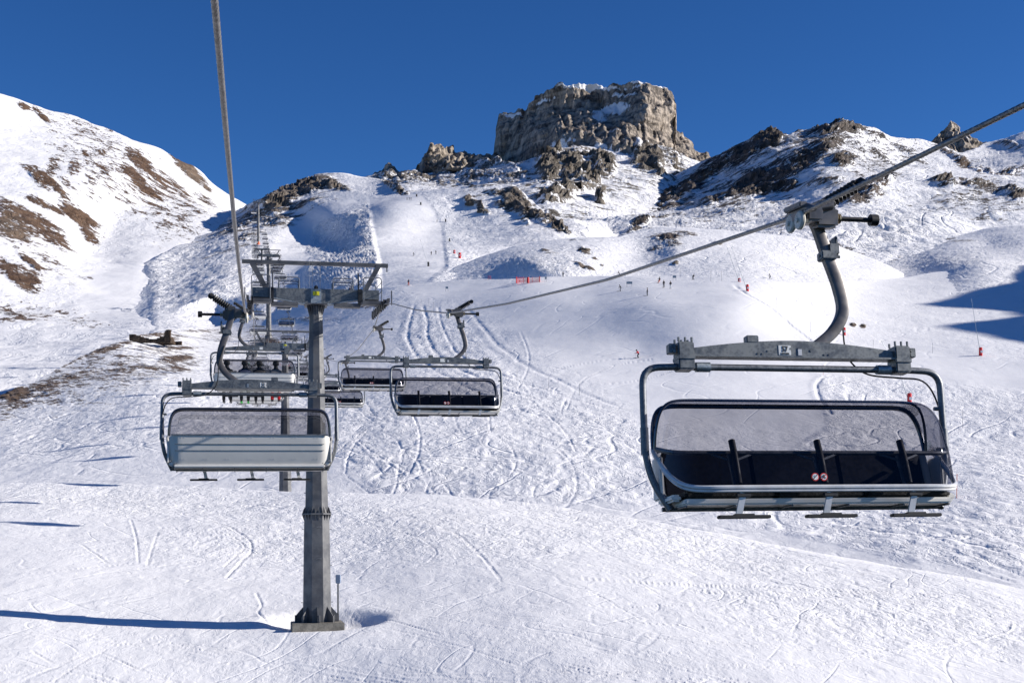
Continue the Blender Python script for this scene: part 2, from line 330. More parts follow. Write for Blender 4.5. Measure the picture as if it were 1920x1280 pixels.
def mid_shape(Q, px, py):
    X, Y = Q[..., 0], Q[..., 1]
    G = np.zeros_like(X); GF = G.reshape(-1); XF = np.ascontiguousarray(X).reshape(-1); YF = np.ascontiguousarray(Y).reshape(-1)
    def groove(pts, wd, dp):
        wd *= 0.5; dp *= 0.13
        w3 = [at(a, c, float(tps_eval(FIT2, np.array(float(a)), np.array(float(c))))) for a, c in pts]
        t = np.linspace(0, len(pts) - 1, 12 * len(pts)); i = np.arange(len(pts))
        cx = np.interp(t, i, [v.x for v in w3]); cy = np.interp(t, i, [v.y for v in w3])
        ker = np.ones(9) / 9; cx[4:-4] = np.convolve(cx, ker, 'valid'); cy[4:-4] = np.convolve(cy, ker, 'valid')
        ii = np.nonzero((XF > cx.min() - 4) & (XF < cx.max() + 4) & (YF > cy.min() - 4) & (YF < cy.max() + 4))[0]; Xs = XF[ii]; Ys = YF[ii]
        for j in range(len(cx) - 1):
            x1, y1, x2, y2 = cx[j], cy[j], cx[j + 1], cy[j + 1]; mgn = wd * 4
            sel = (Xs > min(x1, x2) - mgn) & (Xs < max(x1, x2) + mgn) & (Ys > min(y1, y2) - mgn) & (Ys < max(y1, y2) + mgn)
            if not sel.any(): continue
            sel = ii[sel]; xx = XF[sel]; yy = YF[sel]
            tt = np.clip(((xx - x1) * (x2 - x1) + (yy - y1) * (y2 - y1)) / ((x2 - x1) ** 2 + (y2 - y1) ** 2 + 1e-9), 0, 1)
            dd = np.hypot(xx - x1 - tt * (x2 - x1), yy - y1 - tt * (y2 - y1))
            zz = -dp * np.exp(-(dd / wd) ** 2) + dp * 0.5 * np.exp(-((dd - wd * 1.6) / wd) ** 2)
            cur = GF[sel]; GF[sel] = np.where(np.abs(zz) > np.abs(cur), zz, cur)
    # snowcat trail winding down by the line, and piste edges
    for o_ in (0, 34): groove([(776 + o_ * .5, 572), (768 + o_, 600), (762 + o_ * 1.1, 628), (775 + o_ * 1.2, 655), (805 + o_ * 1.4, 685), (860 + o_ * 1.6, 722), (930 + o_ * 2.2, 750)], 1.3, .75)
    groove([(822, 575), (828, 610), (850, 650), (890, 685), (960, 715), (1060, 745), (1130, 765)], 0.9, .55)
    groove([(880, 580), (930, 640), (990, 690), (1080, 735), (1160, 765)], 1.4, .5)
    groove([(1378, 535), (1400, 552), (1450, 585), (1505, 625), (1540, 655)], 1.4, .8)
    groove([(1545, 705), (1530, 720), (1535, 745), (1560, 775)], 0.9, .7); groove([(1560, 703), (1700, 722), (1920, 758)], 0.9, .4)
    groove([(1580, 950), (1700, 975), (1800, 1010), (1920, 1060)], 0.5, .35); groove([(1560, 960), (1680, 990), (1790, 1030), (1920, 1085)], 0.5, .35)
    groove([(1640, 940), (1760, 965), (1920, 1030)], 0.6, .3); groove([(1500, 955), (1640, 1000), (1900, 1100)], 0.5, .3)
    rs = np.random.RandomState(11)
    for _ in range(80):
        a0 = rs.uniform(560, 1080); c0 = rs.uniform(690, 930); an = rs.uniform(-3.1, 3.1); ln = rs.uniform(80, 260); cv = rs.uniform(-1.5, 1.5)
        pts = []; x_, y_ = a0, c0
        for k in range(6): pts.append((x_, y_)); x_ += math.cos(an) * ln / 5; y_ += math.sin(an) * ln / 9; an += cv / 5
        groove(pts, rs.uniform(.3, .5), rs.uniform(.15, .4))
    for _ in range(40):
        a0 = rs.uniform(-50, 500); c0 = rs.uniform(700, 890); an = rs.uniform(-0.6, 0.6); ln = rs.uniform(80, 220)
        groove([(a0 + ln * u, c0 + an * ln * u * .5) for u in (0, .3, .6, 1)], rs.uniform(.25, .4), rs.uniform(.06, .15))
    Q[..., 2] += G * (0.5 + 1.0 * np.clip(0.5 + fbm(X / 4.0, Y / 4.0, 0 * X + 2.2, 2), 0, 1))
    # moving moguls right of the piste
    return Q
ctrl2 = [(535, 925, 128), (520, 780, 186), (502, 645, 335), (535, 1010, 108), (0, 985, 116), (0, 900, 146), (0, 742, 228), (245, 630, 305), (100, 800, 188), (300, 760, 198), (400, 612, 395), (560, 565, 400), (740, 535, 368), (640, 560, 375), (460, 600, 400), (150, 700, 250),
         (1000, 527, 338), (1100, 524, 338), (1215, 548, 284), (1197, 668, 224), (1000, 900, 125), (1000, 760, 178), (1300, 760, 178), (1600, 760, 178), (1900, 760, 180), (1839, 665, 230), (1583, 627, 252), (1402, 545, 278),
         (1920, 1110, 76), (1920, 1250, 62), (1920, 900, 120), (1600, 950, 112), (1400, 950, 112), (1700, 590, 300), (1920, 560, 335), (1920, 500, 420), (1650, 528, 400), (1400, 522, 312), (1250, 516, 330), (840, 620, 282), (860, 560, 328),
         (-900, 1000, 120), (-900, 860, 170), (2900, 1500, 50), (2900, 450, 330), (2900, 900, 120), (780, 760, 180)]
FIT2 = tps_fit(ctrl2)
M_mid = snow_mat('snow_midslope', 2.0, 1.8, bumpd=0.26, streak=(0.3, 2.6), sharp=6)
sheet('snow_slope', M_mid, -900, 2900,
      [(-900, 880), (0, 742), (60, 717), (110, 691), (180, 656), (245, 631), (285, 624), (330, 622), (400, 612), (460, 600), (500, 590), (560, 565), (640, 550), (740, 535), (800, 528), (900, 522), (1000, 522), (1100, 520), (1250, 516), (1400, 522), (1500, 530), (1650, 525), (1750, 510), (1920, 498), (2200, 470), (2900, 450)],
      [(-900, 1010), (0, 990), (800, 1010), (1100, 1060), (1400, 1110), (1920, 1240), (2900, 1500)], ctrl2, step=1.8, rows=330, gam=1.25,
      relief=relief_snow(1.0, 45.0, 0.20, 6.5, rockamp=0.4, srock=3.0, seed=4.0, chop=0.20, schop=2.2, sh=mid_shape), rough=mid_rough, rock=mid_rock,
      brown=lambda px, py, P: np.full(px.shape, 0.75), back=60, backdrop=0.35)
# valley on the left and the brown-streaked mountain above it
def lm_rock(px, py, P):
    return np.minimum(0.76, blobs([(265, 300, 42, 13, 38, .80), (285, 325, 62, 15, 42, .72), (255, 335, 50, 14, 45, .85), (285, 365, 42, 13, 40, .75), (330, 345, 62, 8, 42, .62), (345, 365, 50, 9, 40, .6), (345, 305, 36, 10, 38, .98), (365, 325, 34, 9, 36, .92), (385, 342, 22, 6, 40, .7), (385, 370, 30, 6, 32, .6),
                  (100, 315, 14, 26, 25, .62), (70, 335, 40, 9, 42, .78), (95, 345, 48, 9, 42, .85), (140, 318, 14, 22, 10, .62), (160, 290, 12, 6, 60, .7), (130, 350, 30, 8, 40, .5), (195, 325, 30, 10, 48, .72), (175, 345, 20, 10, 40, .5), (190, 285, 18, 7, 5, .7),
                  (45, 410, 60, 20, 32, 1.0), (90, 430, 55, 17, 40, .92), (20, 425, 40, 22, 30, 1.0), (150, 410, 52, 13, 38, .88), (165, 440, 30, 10, 45, .7), (85, 385, 45, 7, 26, .75), (15, 450, 30, 7, 35, .6), (35, 520, 52, 18, 22, 1.0), (60, 498, 36, 8, 35, .8), (10, 500, 22, 8, 20, .7),
                  (45, 195, 14, 6, 20, .75), (80, 215, 30, 5, 45, .8), (115, 205, 14, 4, 5, .6), (155, 218, 10, 4, 40, .7), (240, 248, 14, 5, 20, .7), (205, 243, 14, 4, 30, .5), (300, 395, 40, 5, 40, .55), (360, 395, 36, 6, 34, .55), (20, 575, 36, 9, 5, .62), (40, 590, 50, 12, 8, .5), (100, 580, 22, 5, 0, .45), (15, 600, 30, 9, 0, .6),
                  (200, 270, 160, 30, 28, .38), (250, 350, 200, 60, 35, .43), (60, 470, 90, 30, 35, .33), (80, 585, 120, 22, 8, .34), (430, 372, 20, 4, 30, .3), (150, 520, 30, 10, 0, .2)], px, py))
ctrl3 = [(0, 168, 1300), (90, 205, 1300), (200, 240, 1290), (300, 278, 1260), (465, 380, 1250), (400, 340, 1250), (0, 350, 900), (0, 250, 1100), (150, 350, 960), (250, 420, 930), (265, 485, 742), (330, 455, 862), (350, 400, 1000), (400, 415, 982), (440, 391, 1110), (300, 500, 725), (250, 540, 612), (0, 470, 680), (120, 470, 740), (0, 600, 480), (200, 600, 500), (0, 720, 330), (400, 560, 620), (300, 640, 420), (560, 640, 470), (560, 400, 1300), (-900, 60, 1100), (-900, 700, 330), (-900, 400, 650), (0, 800, 260), (560, 800, 300), (100, 560, 560), (200, 460, 840)]
M_left = snow_mat('snow_left_mountain', 10.0, 0.7, rocka=(0.075, 0.055, 0.04), rockb=(0.24, 0.18, 0.13), streak=(0.69, 2.9), sharp=7, bumpd=0.32, rockbump=0.6)
# streaks run down the fall line
sheet('mountain_slope', M_left, -900, 575,
      [(-900, 40), (-300, 110), (0, 168), (30, 178), (60, 192), (90, 206), (130, 214), (150, 222), (185, 238), (200, 240), (250, 262), (300, 277), (320, 290), (340, 300), (375, 316), (400, 340), (430, 360), (465, 381), (490, 396), (575, 420)],
      [(-900, 800), (0, 790), (200, 700), (575, 660)], ctrl3, step=1.8,
      relief=relief_snow(9.0, 210.0, 1.5, 26.0, rockamp=1.6, srock=26.0, seed=8.0, chop=0.0), rock=lm_rock,
      rough=lambda px, py, P: 0.45 * np.ones(px.shape) * (1 - 0.85 * polymask([(160, 520), (300, 450), (440, 400), (460, 420), (300, 470), (265, 590), (150, 600)], px, py, 20)),
      brown=lambda px, py, P: 1.0 - 0.85 * blobs([(360, 335, 60, 28, 35, 1), (20, 425, 30, 24, 20, 1), (40, 440, 30, 14, 20, .8)], px, py), fine=(0, 575), back=200, backdrop=0.6)

# central hill that carries the piste
def ch_rock(px, py, P):
    return blobs([(575, 350, 55, 17, -14, 1.0), (530, 372, 48, 20, -24, 1.0), (610, 345, 40, 10, 12, .95), (640, 352, 26, 6, 20, .6), (500, 400, 60, 18, -20, .62), (470, 410, 40, 12, -22, .55), (440, 430, 60, 9, -22, .55), (520, 415, 60, 14, -12, .55), (560, 385, 70, 12, -14, .5),
                  (420, 470, 60, 6, -20, .42), (470, 440, 40, 8, -18, .5), (735, 350, 26, 6, 28, .6), (752, 355, 16, 6, 20, .8), (965, 372, 26, 17, 20, 1.0), (985, 392, 30, 15, 40, 1.05), (960, 388, 40, 9, 15, .8), (1010, 405, 28, 12, 40, .9), (1040, 420, 26, 10, 42, .95), (1062, 432, 14, 7, 42, .8), (885, 378, 18, 6, 20, .95), (905, 392, 16, 6, 30, .95), (985, 415, 12, 8, 45, .6), (940, 362, 40, 6, -3, .62), (900, 352, 50, 4, 0, .5), (930, 375, 70, 26, 20, .3), (1000, 390, 70, 40, 40, .36), (480, 400, 130, 40, -20, .42)], px, py)
def ch_rough(px, py, P):
    r = np.full(px.shape, 0.35)
    mog = polymask([(590, 410), (690, 380), (712, 490), (715, 590), (560, 600), (575, 470)], px, py, 10)
    mog2 = polymask([(270, 490), (400, 430), (470, 400), (480, 500), (460, 560), (280, 590)], px, py, 12)
    pis = polymask([(688, 368), (790, 362), (830, 420), (838, 500), (800, 530), (716, 590), (712, 490)], px, py, 5)
    pis2 = polymask([(560, 400), (640, 366), (690, 368), (600, 410), (545, 465), (590, 480), (560, 520), (480, 500), (520, 450)], px, py, 8)
    r = np.maximum(r, mog * 1.0); r = np.maximum(r, mog2 * 0.8)
    return r * (1 - 0.96 * pis) * (1 - 0.9 * pis2)
ctrl4 = [(230, 600, 610), (230, 650, 550), (230, 520, 750), (232, 560, 680), (265, 492, 732), (330, 462, 848), (400, 425, 962), (265, 545, 608), (300, 590, 505), (380, 575, 500), (440, 397, 1040), (485, 378, 960), (380, 520, 605), (480, 540, 556), (485, 455, 750), (470, 500, 638),
         (560, 450, 790), (560, 400, 905), (610, 455, 785), (690, 450, 668), (720, 450, 665), (800, 450, 680), (900, 450, 675), (500, 530, 570), (560, 530, 548), (640, 530, 470), (705, 530, 440), (800, 525, 425), (740, 548, 402),
         (640, 560, 430), (560, 590, 450), (460, 620, 450), (620, 395, 838), (690, 395, 812), (722, 395, 785), (760, 395, 780), (830, 400, 780), (600, 328, 1100), (650, 325, 1085), (700, 333, 1040), (760, 358, 870), (850, 348, 860), (920, 347, 850), (960, 352, 830), (1000, 378, 800), (1066, 438, 680),
         (900, 400, 770), (1000, 440, 670), (960, 500, 500), (860, 500, 480), (1100, 480, 600), (900, 545, 400), (1150, 540, 400), (540, 358, 1020), (200, 640, 430), (1180, 480, 640)]
_F3 = tps_fit(ctrl3)
def hill_join(px, py, d):      # the flank of the hill runs out into the valley floor
    d3 = tps_eval(_F3, px, py)
    w = np.maximum(1 - sstep(262, 430, px), sstep(540, 612, py) * (1 - sstep(400, 500, px)))
    return d * (1 - w) + w * d3 * (0.985 + 0.045 * (1 - sstep(250, 300, px)) + 0.03 * sstep(585, 625, py))
M_hill = snow_mat('snow_central_hill', 7.0, 1.0, streak=(-0.35, 2.2), sharp=8, bumpd=0.55)
sheet('piste_hill', M_hill, 228, 1180,
      [(228, 560), (245, 520), (265, 492), (330, 462), (400, 420), (440, 396), (470, 381), (500, 372), (520, 362), (530, 352), (545, 354), (560, 342), (575, 338), (590, 329), (600, 328), (620, 325), (650, 325), (700, 333), (735, 345), (752, 352), (760, 358), (800, 352), (860, 348), (920, 347), (960, 350), (968, 350), (1000, 378), (1040, 410), (1066, 436), (1100, 455), (1180, 490)],
      [(228, 660), (400, 650), (700, 640), (900, 600), (1180, 580)], ctrl4, step=1.8,
      relief=relief_snow(3.5, 90.0, 0.9, 13.0, rockamp=5.0, srock=16.0, seed=2.0, chop=1.1, schop=6.5), rock=ch_rock, rough=ch_rough,
      brown=lambda px, py, P: 0.15 * np.ones(px.shape), fine=(228, 1180), back=90, backdrop=0.5, dmod=hill_join)

# rounded white hummocks behind the bench
ctrl5 = [(800, 525, 440), (860, 500, 470), (920, 490, 455), (900, 520, 410), (1000, 490, 395), (1100, 490, 390), (1000, 455, 520), (1080, 446, 520), (1150, 444, 520), (1240, 427, 575), (1210, 470, 470), (1270, 470, 430), (1300, 480, 420), (1400, 434, 560), (1400, 500, 385), (1560, 458, 590), (1600, 480, 560), (1655, 494, 540), (1000, 525, 372), (1100, 522, 368), (1300, 520, 362), (1600, 530, 400), (800, 600, 330), (1300, 600, 290), (1720, 600, 330), (1720, 520, 520)]
M_hum = snow_mat('snow_hummock', 4.0, 1.3, streak=(0.3, 2.0), sharp=9, bumpd=0.6)
sheet('snow_hummock', M_hum, 800, 1722,
      [(800, 530), (860, 496), (900, 480), (960, 462), (1020, 452), (1080, 446), (1150, 444), (1200, 434), (1240, 427), (1300, 428), (1400, 434), (1480, 442), (1560, 458), (1610, 478), (1655, 493), (1722, 525)],
      [(800, 590), (1722, 590)], ctrl5, step=1.8,
      relief=relief_snow(1.2, 60.0, 0.3, 7.0, rockamp=1.2, srock=5.0, seed=12.0, chop=0.45, schop=3.2),
      rock=lambda px, py, P: blobs([(1250, 445, 34, 9, -8, .8), (1262, 455, 20, 8, 0, .6), (1345, 456, 9, 3, 5, .95), (1285, 437, 26, 5, 5, .7), (1268, 492, 6, 4, 0, .8), (1095, 469, 12, 4, 15, 1.0), (1115, 483, 6, 2, 20, .9), (1095, 498, 22, 4, 22, .8), (1105, 503, 14, 3, 20, .7), (1020, 470, 12, 2, 0, .7), (1030, 475, 14, 2, 0, .6), (1080, 451, 16, 2, 0, .6), (1130, 497, 5, 2, 20, .9), (1230, 465, 18, 5, -15, .6), (1430, 520, 2, 2, 0, .1)], px, py),
      rough=lambda px, py, P: 0.28 + 0.72 * blobs([(990, 495, 110, 22, -8, 1), (1060, 505, 60, 18, 0, .8), (1240, 460, 40, 26, 0, 1), (1500, 465, 70, 14, 10, .4)], px, py),
      brown=lambda px, py, P: 0.5 * np.ones(px.shape), fine=(800, 1722), back=60, backdrop=0.4)

# low hills on the right behind the shaded hollow
ctrl6 = [(1450, 520, 600), (1560, 508, 640), (1650, 492, 650), (1720, 465, 760), (1780, 445, 790), (1850, 428, 800), (1920, 422, 780), (1600, 530, 480), (1700, 510, 540), (1780, 510, 440), (1840, 490, 450), (1920, 500, 430), (1850, 460, 640), (1920, 460, 560), (1700, 560, 370), (1920, 560, 345), (1450, 560, 450), (2900, 360, 700), (2900, 560, 330), (2100, 415, 750)]
M_rh = snow_mat('snow_right_hills', 5.0, 1.0, streak=(-0.3, 2.4), sharp=9, bumpd=0.6)
sheet('snow_hills', M_rh, 1450, 2900,
      [(1450, 524), (1560, 508), (1650, 490), (1720, 466), (1780, 446), (1850, 429), (1920, 423), (2100, 415), (2900, 370)],
      [(1450, 575), (2900, 620)], ctrl6, step=1.8,
      relief=relief_snow(1.6, 70.0, 0.5, 10.0, rockamp=1.5, srock=8.0, seed=22.0, chop=0.7, schop=5.0),
      rock=lambda px, py, P: blobs([(1740, 456, 60, 4, -16, .42), (1770, 450, 30, 3, -10, .5), (1680, 486, 14, 5, -30, .6), (1640, 498, 12, 3, -10, .4), (1800, 452, 50, 4, 0, .35)], px, py),
      rough=lambda px, py, P: 0.35 + 0.6 * blobs([(1750, 492, 90, 18, -4, 1), (1700, 480, 60, 20, -20, .8)], px, py),
      brown=lambda px, py, P: 0.4 * np.ones(px.shape), back=60, backdrop=0.4)

# big dark-rock mountain on the right with the basin below it
def rm_rock(px, py, P):
    m = blobs([(1300, 345, 120, 22, -33, .78), (1250, 372, 70, 16, -32, .82), (1380, 300, 90, 22, -28, .8), (1440, 262, 45, 20, -30, .95), (1400, 345, 60, 16, -32, .85), (1450, 330, 80, 20, -28, .8), (1360, 370, 60, 10, -18, .8), (1430, 352, 80, 12, -12, .85), (1500, 300, 60, 22, -20, .75), (1560, 240, 60, 16, -10, .85), (1590, 235, 40, 12, 5, .8), (1540, 275, 60, 20, -25, .7), (1580, 300, 26, 16, 0, .95), (1480, 345, 40, 8, -10, .7), (1545, 340, 60, 8, -5, .5), (1620, 360, 60, 18, -20, .7), (1650, 345, 40, 10, -15, .62), (1650, 290, 40, 12, 30, .55), (1640, 250, 30, 8, 20, .6), (1700, 280, 50, 6, 28, .55), (1800, 300, 60, 7, 32, .6), (1850, 320, 30, 5, 32, .5), (1560, 375, 60, 14, -25, .6), (1500, 400, 60, 10, -28, .4),
               (1770, 350, 30, 6, 5, .75), (1830, 350, 60, 10, 8, .6), (1900, 362, 40, 12, 10, .7), (1890, 325, 40, 7, -10, .6), (1800, 370, 80, 14, -8, .45), (1880, 395, 70, 12, -8, .42), (1220, 420, 50, 5, -22, .6), (1190, 430, 40, 4, -20, .6), (1370, 440, 2, 2, 0, .1), (1480, 250, 60, 14, -20, .6), (1890, 270, 40, 6, 0, .5), (1500, 420, 90, 10, -20, .35), (1600, 470, 40, 10, 30, .3), (1540, 455, 50, 8, 12, .55),
               (1450, 310, 260, 70, -25, .46), (1620, 290, 120, 60, 10, .38), (1850, 370, 140, 40, 0, .34)], px, py)
    return np.minimum(m, .80)
ctrl7 = [(1040, 452, 900), (1150, 405, 1180), (1200, 372, 1420), (1240, 345, 1480), (1300, 315, 1500), (1350, 295, 1500), (1430, 250, 1480), (1500, 250, 1460), (1580, 225, 1440), (1680, 255, 1500), (1750, 272, 1540), (1860, 285, 1520), (1920, 265, 1500), (1200, 400, 1240), (1250, 380, 1300), (1350, 350, 1290), (1450, 320, 1230), (1550, 280, 1240), (1550, 330, 1080), (1650, 300, 1260), (1750, 310, 1280), (1880, 330, 1200),
         (1300, 400, 1050), (1400, 380, 1060), (1500, 380, 1000), (1600, 370, 960), (1700, 380, 960), (1800, 360, 1040), (1900, 380, 960), (1100, 430, 950), (1200, 440, 820), (1300, 430, 850), (1500, 440, 760), (1600, 440, 760), (1700, 430, 790), (1650, 470, 700), (1900, 430, 840), (1040, 540, 560), (1920, 540, 560), (1500, 520, 600), (2900, 200, 1400), (2900, 500, 700), (1250, 500, 620)]
M_right = snow_mat('snow_right_mountain', 11.0, 1.4, rocka=(0.045, 0.038, 0.034), rockb=(0.17, 0.14, 0.12), streak=(-0.52, 2.3), sharp=9, bumpd=0.7)
sheet('mountain', M_right, 1040, 2900,
      [(1040, 470), (1100, 432), (1150, 405), (1200, 373), (1222, 360), (1240, 345), (1262, 332), (1300, 316), (1322, 305), (1350, 293), (1375, 282), (1392, 272), (1410, 262), (1430, 252), (1442, 246), (1452, 245), (1462, 250), (1475, 254), (1492, 250), (1510, 246), (1525, 246), (1545, 238), (1560, 232), (1572, 226), (1590, 224), (1604, 229), (1620, 231), (1645, 236), (1660, 246), (1680, 255), (1715, 262), (1750, 272), (1800, 285), (1830, 284), (1845, 268), (1870, 262), (1920, 250), (2100, 235), (2900, 150)],
      [(1040, 545), (2900, 560)], ctrl7, step=1.8,
      relief=relief_snow(13.0, 170.0, 3.2, 34.0, rockamp=9.0, srock=34.0, seed=15.0, chop=2.4, schop=11.0), rock=rm_rock,
      rough=lambda px, py, P: 0.45 + 0.5 * blobs([(1640, 430, 130, 40, -10, 1), (1350, 400, 150, 22, -8, .7), (1150, 430, 80, 20, 0, .7)], px, py),
      brown=lambda px, py, P: 0.1 + 0.8 * blobs([(1800, 300, 90, 20, 30, 1), (1620, 350, 60, 20, 0, .7), (1890, 330, 60, 12, 0, 1)], px, py), back=260, backdrop=0.7)

# scree apron below the rock peak
def ap_rock(px, py, P):
    return blobs([(1030, 310, 28, 34, 0, 1.05), (1075, 318, 36, 26, 20, 1.05), (1105, 335, 24, 16, 30, .95), (1130, 308, 30, 22, 35, .85), (1215, 300, 36, 26, 20, 1.0), (1235, 330, 22, 14, 0, .6), (1260, 300, 40, 22, 30, .6), (1010, 280, 16, 18, 0, .9), (860, 330, 120, 22, -3, .52), (760, 335, 70, 16, 0, .6), (950, 330, 70, 20, -10, .5), (930, 300, 60, 14, -20, .55),
                  (1060, 362, 70, 9, -10, .85), (1040, 375, 40, 9, -5, .85), (1125, 376, 9, 8, 0, 1.1), (1090, 352, 40, 8, 0, .6), (1170, 350, 60, 12, 0, .4), (1160, 335, 40, 12, 20, .45), (1100, 295, 60, 20, 20, .5), (1020, 345, 60, 12, 0, .45), (1270, 330, 60, 16, -20, .5), (1000, 400, 60, 10, 0, .5), (1190, 268, 30, 6, 0, .4), (1080, 405, 60, 8, 0, .3), (1000, 340, 300, 60, 0, .36)], px, py)
ctrl8 = [(640, 345, 1750), (720, 325, 1800), (800, 328, 1750), (900, 300, 1750), (930, 270, 1760), (1000, 265, 1700), (1100, 262, 1700), (1200, 255, 1700), (1300, 290, 1700), (1400, 320, 1650), (760, 370, 1300), (900, 350, 1350), (1000, 340, 1320), (1050, 300, 1500), (1100, 340, 1330), (1200, 340, 1380), (1150, 300, 1540), (1250, 340, 1450), (1000, 400, 1000), (1100, 400, 1040), (1200, 400, 1150), (1080, 440, 820), (640, 440, 1200), (1400, 440, 1200), (860, 440, 1050)]
M_apron = snow_mat('snow_apron', 13.0, 0.5, rocka=(0.10, 0.085, 0.07), rockb=(0.30, 0.265, 0.22), streak=(0.3, 1.6), sharp=9, bumpd=0.7)
sheet('scree_slope', M_apron, 640, 1400,
      [(640, 350), (690, 336), (720, 328), (760, 326), (800, 325), (860, 312), (900, 306), (930, 303), (1000, 302), (1050, 288), (1100, 280), (1200, 262), (1240, 280), (1290, 300), (1340, 312), (1400, 335)],
      [(640, 450), (1400, 470)], ctrl8, step=1.8,
      relief=relief_snow(9.0, 120.0, 4.0, 28.0, rockamp=15.0, srock=42.0, seed=31.0, chop=1.5, schop=14.0), rock=ap_rock,
      rough=lambda px, py, P: 0.5 * np.ones(px.shape), brown=lambda px, py, P: 0.1 * np.ones(px.shape), fine=(640, 1400), back=200, backdrop=0.3)

# the rock peaks: cliffs grown from their outline at real distance, displaced in all directions
def crag(name, x0, x1, top, bot, ctrl, amp, sc, snowm, mat, seed=0.0, back=260.0, strata=0.25, step=1.5, lean=0.0, cols=1.0):
    xs = np.arange(x0, x1 + step, step); T = lerp_curve(top, xs, False); B = np.maximum(lerp_curve(bot, xs, False), T + 3)
    n = int(np.max(B - T) / step) + 2; t = np.linspace(0, 1, n)[:, None]
    px = np.repeat(xs[None], n, 0); py = T[None] + (B - T)[None] * t
    d = tps_eval(tps_fit(ctrl), px, py)
    P = np.stack([(px - CX) / F * d, d, (HZ - py) / F * d], -1)
    bk = []; k = 10
    for j in range(k, 0, -1):
        s = j / k; q = P[0].copy(); q[:, 0] += q[:, 0] / q[:, 1] * back * s; q[:, 1] += back * s; q[:, 2] -= back * 0.12 * s + back * 0.9 * max(0, s - 0.6); bk.append(q)
    P = np.concatenate([np.array(bk), P], 0); px = np.concatenate([np.repeat(px[:1], k, 0), px], 0); py = np.concatenate([np.repeat(py[:1], k, 0), py], 0)
    X, Y, Z = P[..., 0].copy(), P[..., 1].copy(), P[..., 2].copy()
    zz = Z + 0.5 * X * 0.15
    c1 = np.abs(perlin(X / sc + seed, Y / 90, zz / (sc * 4.0))); c2 = np.abs(perlin(X / (sc * .42) + seed, Y / 50, zz / (sc * 1.8) + 3)); c3 = np.abs(perlin(X / (sc * .2), Y / 25, zz / (sc * .8) + seed)); c4 = np.abs(perlin(X / (sc * .1), Y / 12, zz / (sc * .25) + seed))
    col = 2.6 * c1 + 1.2 * c2 + 0.45 * c3 + 0.25 * c4
    lh = fbm(X / (sc * 3.0), Y / (sc * 2), Z / (sc * .42) + seed, 3, .5); lh = lh + .25 * np.tanh(lh * 6)      # ledges
    edge = sstep(0, 10, px - x0) * sstep(0, 10, x1 - px)
    P[..., 1] -= amp * (cols * 2.4 * (col - 0.55) + strata * 3.2 * lh) * edge
    P[..., 0] += amp * (0.5 * (c2 - .25) + .35 * lh) * edge
    P[..., 2] += amp * (0.7 * (c3 - .25) + 0.9 * (c2 - .25) + .3 * c4) * edge
    return make_grid(name, P, mat, {'rock': 1.25 - 1.25 * snowm(px, py), 'rough': np.full(px.shape, .3), 'brown': np.zeros(px.shape)})
M_peak = snow_mat('cliff_rock', 15.0, 0.2, rocka=(0.082, 0.069, 0.060), rockb=(0.57, 0.48, 0.39), streak=(0.25, 0.55), sharp=8, bumpd=0.55, kmask=1.5, vert=0.4)
butte_snow = lambda px, py: blobs([(1150, 205, 34, 12, -4, .95), (1125, 215, 22, 12, 20, .8), (1120, 228, 12, 14, -20, .6), (1165, 198, 30, 7, 0, .7), (1205, 154, 40, 5, 8, .9), (1235, 163, 20, 4, 20, .8), (1080, 162, 50, 6, 0, .9), (1120, 166, 50, 7, 0, .9), (1165, 180, 40, 6, -5, .7), (1020, 190, 40, 5, -20, .7), (960, 216, 30, 4, 0, .8), (1110, 170, 20, 5, 20, .5), (1030, 195, 26, 5, 10, .5), (1010, 205, 20, 4, 0, .5), (1150, 244, 14, 4, 0, .6), (1085, 225, 10, 4, 0, .5), (1050, 272, 24, 10, 5, .75), (1070, 262, 20, 6, 10, .6), (1150, 290, 60, 18, 18, .75), (1205, 275, 30, 18, 20, .75), (970, 285, 30, 4, -20, .4), (1060, 188, 40, 4, 0, .4), (1100, 190, 26, 4, 20, .45), (1262, 310, 22, 9, 30, .6), (1180, 165, 60, 5, -4, .6), (1000, 188, 16, 3, -10, .5), (990, 220, 10, 3, 0, .4)], px, py)
crag('rock_peak', 922, 1352,
     [(922, 304), (926, 290), (929, 262), (932, 232), (936, 217), (948, 211), (962, 211), (972, 206), (986, 207), (992, 196), (1000, 190), (1004, 178), (1018, 176), (1032, 165), (1045, 158), (1054, 158), (1062, 163), (1078, 158), (1092, 161), (1104, 158), (1118, 162), (1132, 165), (1150, 158), (1172, 157), (1190, 150), (1206, 155), (1224, 160), (1240, 165), (1256, 171), (1263, 180), (1266, 200), (1265, 222), (1262, 240), (1270, 247), (1282, 254), (1296, 266), (1304, 280), (1318, 288), (1334, 295), (1352, 308)],
     [(922, 312), (1000, 322), (1100, 320), (1180, 315), (1250, 330), (1352, 335)],
     [(925, 300, 1880), (930, 230, 1900), (985, 208, 1850), (1000, 300, 1730), (1050, 160, 1790), (1050, 230, 1720), (1100, 290, 1620), (1130, 165, 1810), (1110, 250, 1660), (1150, 205, 1770), (1140, 250, 1650), (1190, 150, 1760), (1190, 220, 1680), (1195, 290, 1600), (1230, 200, 1690), (1230, 300, 1610), (1264, 190, 1790), (1262, 240, 1760), (1290, 300, 1720), (1350, 310, 1800)],
     6.0, 40.0, butte_snow, M_peak, 5.0)
